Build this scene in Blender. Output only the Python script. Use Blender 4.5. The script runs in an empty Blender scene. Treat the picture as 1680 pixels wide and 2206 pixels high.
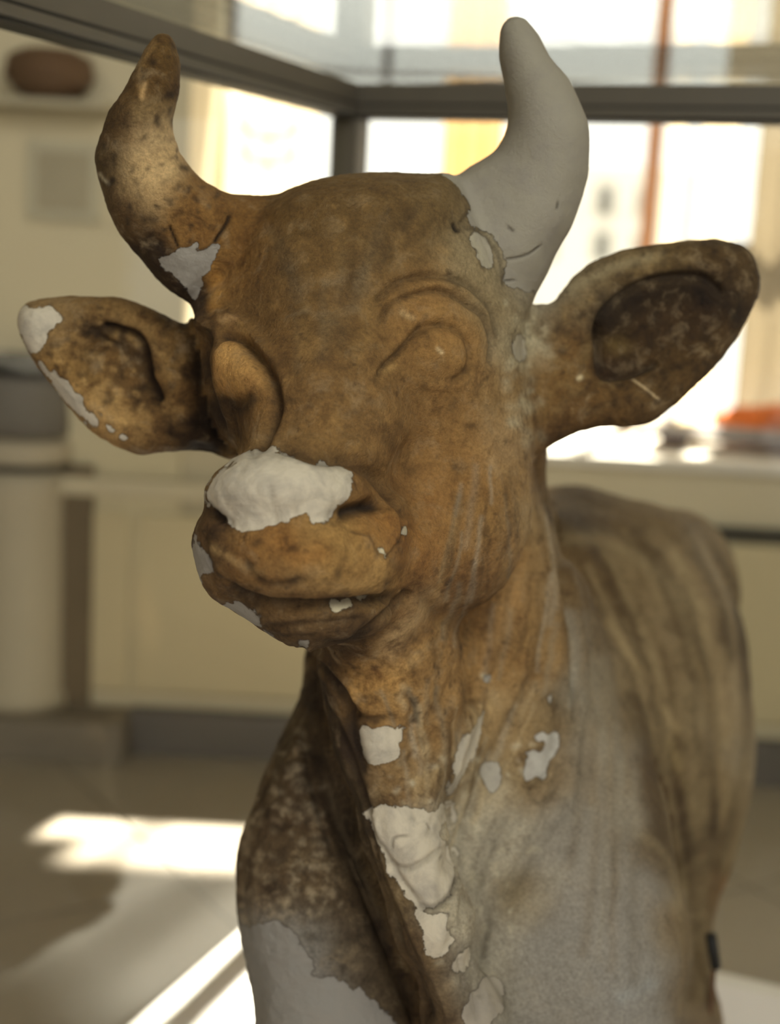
import bpy, bmesh, math, random
import numpy as np
from mathutils import Matrix, Vector

# ------------------------------------------------------------------ camera, world, sun, exposure
scene = bpy.context.scene
COL = scene.collection
F = 3060.0; PITCH = math.atan((1103 - 560) / F); ROLL = math.radians(3.0); CAMZ = 1.45
FW = np.array([0, math.cos(PITCH), -math.sin(PITCH)]); UP = np.array([0, math.sin(PITCH), math.cos(PITCH)]); RT = np.array([1.0, 0, 0])
R2 = RT * math.cos(ROLL) + UP * math.sin(ROLL); U2 = -RT * math.sin(ROLL) + UP * math.cos(ROLL)
CAM = np.array([0, 0, CAMZ])
cd = bpy.data.cameras.new('camera'); cam = bpy.data.objects.new('camera', cd); COL.objects.link(cam)
M = Matrix(((R2[0], U2[0], -FW[0], 0), (R2[1], U2[1], -FW[1], 0), (R2[2], U2[2], -FW[2], CAMZ), (0, 0, 0, 1)))
cam.matrix_world = M
cd.sensor_fit = 'VERTICAL'; cd.sensor_height = 36.0; cd.lens = F / 2206 * 36.0
cd.clip_start = 0.05; cd.clip_end = 200
cd.dof.use_dof = True; cd.dof.focus_distance = 1.43; cd.dof.aperture_fstop = 2.0
scene.camera = cam
scene.view_settings.view_transform = 'Standard'; scene.view_settings.look = 'None'
scene.view_settings.exposure = 0.0; scene.view_settings.gamma = 1.0
scene.view_settings.use_curve_mapping = False
scene.cycles.max_bounces = 8; scene.cycles.transparent_max_bounces = 16

world = bpy.data.worlds.new('sky'); scene.world = world; world.use_nodes = True
bg = world.node_tree.nodes['Background']; bg.inputs[0].default_value = (1.0, .965, .91, 1); bg.inputs[1].default_value = 1.9

SUN = Vector((-.33, -.94, -1.6)).normalized()      # travel direction: in through the back windows
sl = bpy.data.lights.new('sun', 'SUN'); sl.energy = 38; sl.angle = math.radians(2.0); sl.color = (1, .93, .82)
so = bpy.data.objects.new('sun', sl); COL.objects.link(so); so.rotation_euler = SUN.to_track_quat('-Z', 'Y').to_euler(); so.location = (2, 9, 9)

def area(name, loc, target, sx, sy, e, col):
    l = bpy.data.lights.new(name, 'AREA'); l.shape = 'RECTANGLE'; l.size = sx; l.size_y = sy; l.energy = e; l.color = col
    o = bpy.data.objects.new(name, l); COL.objects.link(o); o.location = loc
    o.rotation_euler = (Vector(target) - Vector(loc)).to_track_quat('-Z', 'Y').to_euler(); return o
area('added_fill', (1.3, -.9, 3.7), (0.1, 1.6, 1.0), 1.7, 1.3, 82, (1, .98, .95))  # unseen fill added to brighten the front of the statue

# ------------------------------------------------------------------ helpers
def hz(x, y, z):                                   # the point at height z seen at pixel x, y
    r = FW + R2 * (x - 840) / F - U2 * (y - 1103) / F
    return CAM + r * ((z - CAMZ) / r[2])
def hy(x, y, Y):                                   # the point at depth Y seen at pixel x, y
    r = FW + R2 * (x - 840) / F - U2 * (y - 1103) / F
    return CAM + r * (Y / r[1])
def srgb(r, g, b):
    f = lambda c: (c / 255 / 12.92) if c / 255 <= .04045 else ((c / 255 + .055) / 1.055) ** 2.4
    return (f(r), f(g), f(b), 1)
MATS = {}
def mat(name, col, rough=.6, noise=.12, scale=8, bump=.0, metal=0, col2=None, spec=.4):
    if name in MATS: return MATS[name]
    m = bpy.data.materials.new(name); m.use_nodes = True; nt = m.node_tree; n = nt.nodes; b = n['Principled BSDF']
    tc = n.new('ShaderNodeTexCoord'); nz = n.new('ShaderNodeTexNoise'); nz.inputs['Scale'].default_value = scale; nz.inputs['Detail'].default_value = 6
    nt.links.new(tc.outputs['Object'], nz.inputs['Vector'])
    mx = n.new('ShaderNodeMix'); mx.data_type = 'RGBA'
    c2 = col2 or tuple([c * (1 - noise * 2) for c in col[:3]]) + (1,)
    mx.inputs[6].default_value = col; mx.inputs[7].default_value = c2
    nt.links.new(nz.outputs['Fac'], mx.inputs[0]); nt.links.new(mx.outputs[2], b.inputs['Base Color'])
    b.inputs['Roughness'].default_value = rough; b.inputs['Metallic'].default_value = metal; b.inputs['Specular IOR Level'].default_value = spec
    if bump:
        bp = n.new('ShaderNodeBump'); bp.inputs['Strength'].default_value = bump; bp.inputs['Distance'].default_value = .004
        nt.links.new(nz.outputs['Fac'], bp.inputs['Height']); nt.links.new(bp.outputs[0], b.inputs['Normal'])
    MATS[name] = m; return m
def glass_mat(name, tint, refl=1.0):
    m = bpy.data.materials.new(name); m.use_nodes = True; nt = m.node_tree; n = nt.nodes
    n.remove(n['Principled BSDF']); out = n['Material Output']
    tr = n.new('ShaderNodeBsdfTransparent'); tr.inputs[0].default_value = tint
    gl = n.new('ShaderNodeBsdfGlossy'); gl.inputs['Roughness'].default_value = .02
    fr = n.new('ShaderNodeLayerWeight'); pw = n.new('ShaderNodeMath'); pw.operation = 'POWER'; pw.inputs[1].default_value = 5; nt.links.new(fr.outputs['Facing'], pw.inputs[0]); ad = n.new('ShaderNodeMath'); ad.operation = 'MULTIPLY_ADD'; ad.inputs[1].default_value = .96; ad.inputs[2].default_value = .04; nt.links.new(pw.outputs[0], ad.inputs[0])
    mu = n.new('ShaderNodeMath'); mu.operation = 'MULTIPLY'; mu.inputs[1].default_value = refl; mu.use_clamp = True
    nz = n.new('ShaderNodeTexNoise'); nz.inputs['Scale'].default_value = 7; tc = n.new('ShaderNodeTexCoord')
    bp = n.new('ShaderNodeBump'); bp.inputs['Strength'].default_value = .05; bp.inputs['Distance'].default_value = .01
    nt.links.new(tc.outputs['Object'], nz.inputs[0]); nt.links.new(nz.outputs[0], bp.inputs['Height']); nt.links.new(bp.outputs[0], gl.inputs['Normal'])
    mx = n.new('ShaderNodeMixShader')
    nt.links.new(ad.outputs[0], mu.inputs[0]); nt.links.new(mu.outputs[0], mx.inputs[0]); nt.links.new(tr.outputs[0], mx.inputs[1]); nt.links.new(gl.outputs[0], mx.inputs[2])
    nt.links.new(mx.outputs[0], out.inputs[0]); return m
def cloth_mat(name, col, trans):
    m = bpy.data.materials.new(name); m.use_nodes = True; nt = m.node_tree; n = nt.nodes
    n.remove(n['Principled BSDF']); out = n['Material Output']
    d = n.new('ShaderNodeBsdfDiffuse'); t = n.new('ShaderNodeBsdfTranslucent'); mx = n.new('ShaderNodeMixShader'); mx.inputs[0].default_value = trans
    wv = n.new('ShaderNodeTexNoise'); wv.inputs['Scale'].default_value = 60; tc = n.new('ShaderNodeTexCoord')
    mc = n.new('ShaderNodeMix'); mc.data_type = 'RGBA'; mc.inputs[6].default_value = col; mc.inputs[7].default_value = tuple(c * .85 for c in col[:3]) + (1,)
    nt.links.new(tc.outputs['Object'], wv.inputs[0]); nt.links.new(wv.outputs[0], mc.inputs[0])
    nt.links.new(mc.outputs[2], d.inputs[0]); nt.links.new(mc.outputs[2], t.inputs[0])
    nt.links.new(d.outputs[0], mx.inputs[1]); nt.links.new(t.outputs[0], mx.inputs[2]); nt.links.new(mx.outputs[0], out.inputs[0]); return m

def tag(o, label=None, cat=None, group=None, kind=None):
    for k, v in (('label', label), ('category', cat), ('group', group), ('kind', kind)):
        if v: o[k] = v
    return o
def empty(name, loc, label, cat, group=None):
    o = bpy.data.objects.new(name, None); COL.objects.link(o); o.location = loc; return tag(o, label, cat, group)
def box(bm, c, s, rz=0, bev=0):
    m = Matrix.Translation(c) @ Matrix.Rotation(rz, 4, 'Z') @ Matrix.Diagonal((s[0], s[1], s[2], 1))
    r = bmesh.ops.create_cube(bm, size=1, matrix=m)
    if bev:
        es = list({e for v in r['verts'] for e in v.link_edges})
        bmesh.ops.bevel(bm, geom=es, offset=bev, segments=2, affect='EDGES', profile=.6)
def bb(bm, x0, x1, y0, y1, z0, z1, bev=0):
    box(bm, ((x0 + x1) / 2, (y0 + y1) / 2, (z0 + z1) / 2), (x1 - x0, y1 - y0, z1 - z0), 0, bev)
def lathe(bm, c, prof, n=40):
    rings = [[bm.verts.new((c[0] + r * math.cos(2 * math.pi * i / n), c[1] + r * math.sin(2 * math.pi * i / n), c[2] + z)) for i in range(n)] for r, z in prof]
    for a, b in zip(rings, rings[1:]):
        for i in range(n):
            f = bm.faces.new((a[i], a[(i + 1) % n], b[(i + 1) % n], b[i])); f.smooth = True
    bm.faces.new(rings[0][::-1]); bm.faces.new(rings[-1])
def obj(name, bm, m, parent=None, origin=None):
    me = bpy.data.meshes.new(name)
    bmesh.ops.recalc_face_normals(bm, faces=bm.faces)
    if origin is not None: bmesh.ops.translate(bm, verts=bm.verts, vec=-Vector(origin))
    bm.to_mesh(me); bm.free(); me.materials.append(m)
    o = bpy.data.objects.new(name, me); COL.objects.link(o)
    if origin is not None: o.location = origin
    if parent is not None:
        o.parent = parent; o.matrix_parent_inverse = Matrix.Translation(-Vector(parent.location))
    return o
def bx(name, m, args, parent=None, bev=0):
    bm = bmesh.new(); bb(bm, *args, bev); return obj(name, bm, m, parent)
def struct(o, label=None, cat=None): o['kind'] = 'structure'; return tag(o, label, cat)

# ------------------------------------------------------------------ materials
plaster = mat('wall_plaster', srgb(200, 188, 158), .8, .06, 2.5)
lowwall = mat('painted_low_wall', srgb(196, 184, 158), .7, .05, 2)
panelm = mat('painted_panel', srgb(194, 179, 146), .65, .05, 2)
floorm = mat('floor_stone', srgb(158, 147, 132), .6, .14, 3, .1)
jointm = mat('floor_joint', srgb(104, 95, 84), .8)
plinthm = mat('plinth_stone', srgb(102, 96, 92), .7, .1, 5)
whitem = mat('white_paint', srgb(226, 222, 218), .5, .05, 4)
metal = mat('dark_bronze_metal', srgb(98, 91, 80), .42, .06, 20, 0, .15)
gasket = mat('black_gasket', srgb(24, 22, 19), .6)
sillm = mat('pale_sill_stone', srgb(212, 206, 196), .5, .05, 5)
woodm = mat('window_wood', srgb(196, 132, 78), .5, .15, 14)
wdark = mat('painted_window_bar', srgb(104, 92, 86), .6)
curtA = cloth_mat('cream_curtain_cloth', srgb(254, 240, 212), .7)
curtB = cloth_mat('tan_curtain_cloth', srgb(228, 196, 146), .42)
curtC = cloth_mat('grey_tan_cloth', srgb(176, 164, 142), .26)
glass = glass_mat('case_glass', (.95, .98, .96, 1), 1.0); glass_side = glass_mat('case_side_glass', (.97, .98, .96, 1), .4)

# ------------------------------------------------------------------ room
H = 5.3
fl = struct(bx('floor', jointm, (-4, 4, -5, 4.9, -.1, -.004)))
# floor slabs, the ones seen at the left and behind the plinth
bm_slab = None
rs = random.Random(3)
A = math.radians(33)
for i in range(-8, 9):
    for j in range(-8, 10):
        c = Vector((i * .6, 3 + j * .6, 0)); c = Matrix.Rotation(A, 3, 'Z') @ (c - Vector((0, 3, 0))) + Vector((0, 3, 0))
        if not (-2.6 < c.x < 2.6 and 1.2 < c.y < 4.35): continue
        if bm_slab is None:
            bm = bmesh.new(); box(bm, (0, 0, -.006), (.592, .592, .012), 0, .003)
            o = obj('floor_slab', bm, floorm); bm_slab = o.data
        else:
            o = bpy.data.objects.new('floor_slab', bm_slab); COL.objects.link(o)
        o.location = (c.x, c.y, rs.uniform(0, .0012)); o.rotation_euler[2] = A; o.parent = fl
struct(bx('ceiling', mat('ceiling_paint', srgb(170, 165, 150), .9), (-4, 4, -5, 5.2, H, H + .1)))
struct(bx('wall_left', plaster, (-4.1, -4, -5, 4, 0, H)))
struct(bx('wall_right', plaster, (4, 4.1, -5, 5.2, 0, H)))
SZ = .935; WX = -.60; WY = 4.75
struct(bx('wall_back', plaster, (-4, WX, 4.0, 4.9, 0, H)))
lw = struct(bx('wall_low', lowwall, (WX, 4, 4.02, 4.9, 0, SZ - .03)))
tag(struct(bx('window_sill', sillm, (WX, 4, 3.985, 4.9, SZ - .03, SZ), None, .004)))
# panelling of the low wall: rail, black strip for the ledge shadow, yellow panels, skirting
for x0, x1 in ((-4, -1.25), (-1.23, -.74), (-.72, .3), (.32, 1.32), (1.34, 2.4)):
    bx('panel', panelm, (x0, x1, 3.985, 4.02, .17, .70), lw, .006)
bx('ledge_shadow_strip', gasket, (.3, 4, 3.99, 4.021, .715, .745), lw)  # black strip stands in for the shadow under the ledge
bx('rail', lowwall, (-4, .3, 3.975, 4.0, .745, .80), lw, .006)
bx('rail', lowwall, (-4, 4, 3.985, 4.02, .13, .165), lw, .003)
bk = struct(bx('baseboard_back', plinthm, (-.72, 4, 3.93, 4.0, 0, .13), None, .004))
struct(bx('baseboard_left', mat('plinth_pale', srgb(124, 114, 100), .7), (-4, -.72, 3.83, 4.0, 0, .12), None, .004))

# window wall above the sill: frame bars, panes, added unseen sheets that shape the sun patches
struct(bx('wall_window_head', plaster, (WX, 4, WY, 4.9, 5.0, H)))
win = struct(bx('window_1', wdark, (WX, -.575, WY, WY + .05, SZ, 5.0), None, .003))
bx('window_bar', wdark, (WX, 4, WY, WY + .045, 4.94, 5.0), win)
bx('window_bar', wdark, (-.64 + .0, -.605, WY, WY + .045, SZ, 4.95), win)
bx('window_bar', wdark, (-.098, -.07, WY, WY + .03, 2.0, 4.95), win)
bx('window_bar', woodm, (.775, .815, WY - .03, WY + .04, SZ, 4.95), win)
bx('window_bar', wdark, (1.07, 4, WY - .03, WY + .03, 1.52, 1.565), win)
bx('window_bar', wdark, (WX, 4, WY, WY + .04, SZ, SZ + .04), win)
for x0, x1 in ((-.57, -.1), (-.07, .775), (.815, 1.5), (1.5, 2.6), (2.6, 3.98)):
    bx('window_pane', glass_mat('window_glass', (.98, .98, .96, 1), .6) if 'wg' not in MATS else MATS['wg'], (x0, x1, WY + .015, WY + .019, SZ, 4.95), win)
    MATS.setdefault('wg', bpy.data.materials['window_glass'])

def curtain(name, x0, x1, z0, z1, y, m, folds, label, cat='curtain', group=None, amp=.012):
    bm = bmesh.new(); n = max(8, folds * 8); rows = 6
    g = [[bm.verts.new((x0 + (x1 - x0) * i / n, y + amp * math.sin(i / n * folds * 2 * math.pi) * (1.2 - .4 * k / rows), z0 + (z1 - z0) * k / rows)) for i in range(n + 1)] for k in range(rows + 1)]
    for k in range(rows):
        for i in range(n):
            f = bm.faces.new((g[k][i], g[k][i + 1], g[k + 1][i + 1], g[k + 1][i])); f.smooth = True
    r = bmesh.ops.solidify(bm, geom=bm.faces[:], thickness=.002)
    return tag(obj(name, bm, m), label, cat, group)
curtain('curtain', -.60, -.30, SZ + .01, 2.02, WY - .05, curtA, 4, 'thin bright cream curtain between the left horn and the post of the glass case')
curtain('curtain', .105, .30, SZ + .01, 2.02, WY - .05, curtB, 3, 'tan curtain strip just left of the grey horn')
curtain('curtain', .83, .885, SZ + .01, 2.02, WY - .05, curtA, 1, 'narrow cream curtain right beside the orange wooden window bar')
curtain('curtain', .935, 1.055, SZ + .01, 2.02, WY - .05, curtA, 2, 'cream curtain strip above the right ear')
curtain('curtain', 1.115, 1.60, SZ + .08, 2.02, WY - .06, curtC, 5, 'dull grey-tan curtain at the right edge of the picture')
bm = bmesh.new(); bb(bm, WX, 3.9, WY - .065, WY - .05, 2.02, 2.035)
tag(obj('curtain_rod', bm, wdark), 'thin rod the window curtains hang from', 'rod')
curtain('sun_blocker', WX, -.20, 2.37, 4.95, WY - .03, curtC, 1, 'large added sheet, out of view, blocking sun at the upper left window', 'sun blocker', 'sun blockers', .004)
curtain('sun_blocker', -.20, .50, 2.62, 4.95, WY - .03, curtC, 1, 'added sheet, out of view, blocking sun at the upper middle window', 'sun blocker', 'sun blockers', .004)
curtain('sun_blocker', .50, 1.0, 2.62, 2.93, WY - .03, curtC, 1, 'narrow added sheet, out of view, blocking sun at the upper right window', 'sun blocker', 'sun blockers', .004)
curtain('sun_blocker', 1.0, 3.9, 2.06, 4.95, WY - .03, curtC, 1, 'wide added sheet, out of view, blocking sun at the far right window', 'sun blocker', 'sun blockers', .004)
# swag tie-back cords on the bright curtain
for zc, w, lb in ((1.86, .1, 'upper of the two tan braid swags across the bright cream curtain'), (1.78, .09, 'lower of the two tan braid swags across the bright cream curtain')):
    bm = bmesh.new()
    for i in range(24):
        t0, t1 = i / 24, (i + 1) / 24
        f = lambda t: Vector((-.45 - w + 2 * w * t, WY - .075, zc - .05 * math.sin(math.pi * t)))
        a, b = f(t0), f(t1); box(bm, (a + b) / 2, ((b - a).length * 1.1, .008, .014))
    tag(obj('curtain_swag', bm, mat('swag_braid', srgb(190, 150, 100), .8)), lb, 'braid')
# pale house outside
hs = empty('building', (3, 16, 0), 'pale house seen through the window right of the grey horn', 'building')
bx('wall', mat('house_wall', srgb(245, 238, 225), .9), (.8, 3.6, 16, 17, 0, 2.6), hs)
for zz in (1.55, 2.05):
    for xx in (2.1, 2.55, 1.5):
        bx('window', mat('house_window', srgb(120, 118, 110), .5), (xx, xx + .17, 15.97, 16.01, zz, zz + .32), hs)
# things lying on the sill
bm = bmesh.new(); box(bm, (1.15, 4.28, SZ + .045), (.72, .22, .028), math.radians(-14), .006)
tag(obj('board', bm, mat('grey_board', srgb(128, 122, 122), .6, .1, 6)), 'flat grey board lying on the sunlit window sill below the right ear', 'board')
bm = bmesh.new(); box(bm, (.86, 4.34, SZ + .0155), (.07, .14, .03), math.radians(-20), .005)
tag(obj('wooden_block', bm, mat('brown_block', srgb(92, 66, 52), .7)), 'small dark brown block under the near-left end of the grey board', 'block')
bm = bmesh.new(); bmesh.ops.create_icosphere(bm, subdivisions=4, radius=1)
for v in bm.verts:
    n_ = 1 + .12 * math.sin(v.co.x * 5) * math.cos(v.co.y * 4) + .06 * math.sin(v.co.z * 9 + v.co.x * 7)
    v.co = Vector((1.25 + v.co.x * .21 * n_, 4.55 + v.co.y * .12 * n_, SZ + .062 + max(v.co.z, -.95) * .062 * n_))
for f in bm.faces: f.smooth = True
tag(obj('cloth_bundle', bm, mat('orange_cloth', srgb(226, 120, 52), .85, .2, 12)), 'orange cloth bundle on the window sill behind the right ear', 'cloth')

# pedestal at the far left with a dark gap under its drum
pd = empty('pilaster', (-1.055, 4.0, .12), 'round pale half column with a rolled collar against the back wall at the left edge', 'column')
pc = (-1.055, 4.02, .12)
pm = mat('pedestal_plaster', srgb(180, 168, 146), .7, .08, 4); pg_ = mat('pedestal_drum_grey', srgb(116, 110, 102), .8, .15, 6)
bm = bmesh.new(); lathe(bm, pc, [(0.144, 0), (0.144, .03), (0.133, .05), (0.129, .62), (0.129, .70)]); obj('shaft', bm, pm, pd)
bm = bmesh.new(); lathe(bm, pc, [(0.117, .70), (0.139, .705), (0.148, .74), (0.144, .77), (0.117, .785)]); obj('collar', bm, pm, pd)
bm = bmesh.new(); lathe(bm, pc, [(0.101, .785), (0.134, .79), (0.137, .84), (0.131, .90), (0.133, .95), (0.094, .96)]); obj('drum', bm, pg_, pd)
bm = bmesh.new(); lathe(bm, pc, [(0.133, .695), (0.145, .698), (0.148, .712), (0.134, .716)]); obj('ring', bm, gasket, pd)
bm = bmesh.new(); lathe(bm, pc, [(0.078, .96), (0.125, .965), (0.133, .985), (0.129, 1.0), (0.078, 1.02)]); obj('top_slab', bm, gasket, pd)
bx('shadow_strip', mat('painted_shade_brown', srgb(112, 98, 78), .85), (-.99, -.845, 3.978, 4.0, .12, .83), lw, .003)  # brown strip paints the shade between half column and panel
# brown vase-like carving on the wall at top left
p = hy(115, 150, 3.97)
rl = empty('wall_shelf', (p[0], 3.95, p[2] - .1), 'small wall shelf at the upper left', 'shelf')
bx('shelf_board', mat('shelf_paint', srgb(178, 168, 142), .7), (p[0] - .17, p[0] + .17, 3.86, 4.0, p[2] - .105, p[2] - .085), rl, .003)
bm = bmesh.new(); lathe(bm, (p[0], 3.93, p[2] - .085), [(.05, 0), (.09, .02), (.12, .06), (.11, .11), (.07, .13)], 28)
tag(obj('brown_bowl', bm, mat('brown_clay', srgb(96, 70, 44), .8, .2, 10)), 'dark brown clay bowl on the wall shelf at upper left', 'bowl')
q0 = hy(60, 300, 3.99); q1 = hy(215, 480, 3.99)
fr = empty('relief_panel', (q0[0], 3.99, q0[2]), 'faint pale framed relief panel on the wall left of the left horn', 'panel')
bx('frame', mat('relief_frame', srgb(184, 176, 152), .8), (q0[0], q1[0], 3.982, 4.0, q1[2], q0[2]), fr, .004)
bx('field', mat('relief_field', srgb(160, 150, 126), .8), (q0[0] + .03, q1[0] - .03, 3.975, 3.983, q1[2] + .03, q0[2] - .03), fr, .002)

# ------------------------------------------------------------------ glass case
TOP = 1.744
cc = Vector(tuple(hz(757, 215, TOP))); dl = Vector(tuple(hz(0, -14, TOP))) - cc; dr = Vector(tuple(hz(1680, 222, TOP))) - cc
dl.z = dr.z = 0; dl.normalize(); dr.normalize(); LL, LR = 2.05, 1.85
case = empty('glass_case', (cc.x, cc.y, .15), 'large glass display case with dark metal frame around the bull', 'display case')
def bar(name, a, b, w, z0, z1, m, parent, off=0.0, bev=.003):
    a = Vector(a); b = Vector(b); d = b - a; ang = math.atan2(d.y, d.x); c = (a + b) / 2
    n = Vector((-math.sin(ang), math.cos(ang), 0)) * off
    bm = bmesh.new(); box(bm, (c.x + n.x, c.y + n.y, (z0 + z1) / 2), (d.length, w, z1 - z0), ang, bev); return obj(name, bm, m, parent)
P0 = cc; P1 = cc + dl * LL; P2 = cc + dr * LR; P3 = P1 + dr * LR
for a, b in ((P0, P1), (P0, P2), (P1, P3), (P2, P3)):
    bar('rail', a, b, .05, TOP - .03, TOP + .028, metal, case)
    bar('gasket', a, b, .056, TOP - .036, TOP - .0305, gasket, case)
    bar('gasket', a, b, .054, TOP - .014, TOP - .009, gasket, case)
for q in (P0, P1, P2, P3):
    bm = bmesh.new(); box(bm, (q.x, q.y, (TOP - .036 + .15) / 2), (.056, .056, TOP - .036 - .15), math.atan2(dl.y, dl.x), .003); obj('post', bm, metal, case)
def slab(name, pts, z0, z1, m, parent):
    bm = bmesh.new(); lo = [bm.verts.new((v.x, v.y, z0)) for v in pts]; hi = [bm.verts.new((v.x, v.y, z1)) for v in pts]
    bm.faces.new(lo[::-1]); bm.faces.new(hi)
    for i in range(4): bm.faces.new((lo[i], lo[(i + 1) % 4], hi[(i + 1) % 4], hi[i]))
    return obj(name, bm, m, parent)
slab('glass_top', [P0, P1, P3, P2], TOP + .028, TOP + .036, glass, case)
for a, b in ((P0, P1), (P0, P2), (P2, P3)):
    bar('glass_pane', a + (b - a).normalized() * .03, b - (b - a).normalized() * .03, .006, .15, TOP - .036, glass_side, case, 0, 0)
ex = .04
exl = .05
plat = slab('display_platform', [P0 - dl * ex - dr * exl, P1 + dl * ex - dr * exl, P3 + dl * ex + dr * ex, P2 - dl * ex + dr * ex], 0, .15, whitem, None)
tag(plat, 'low white platform the glass case and the bull stand on', 'platform')

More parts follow.
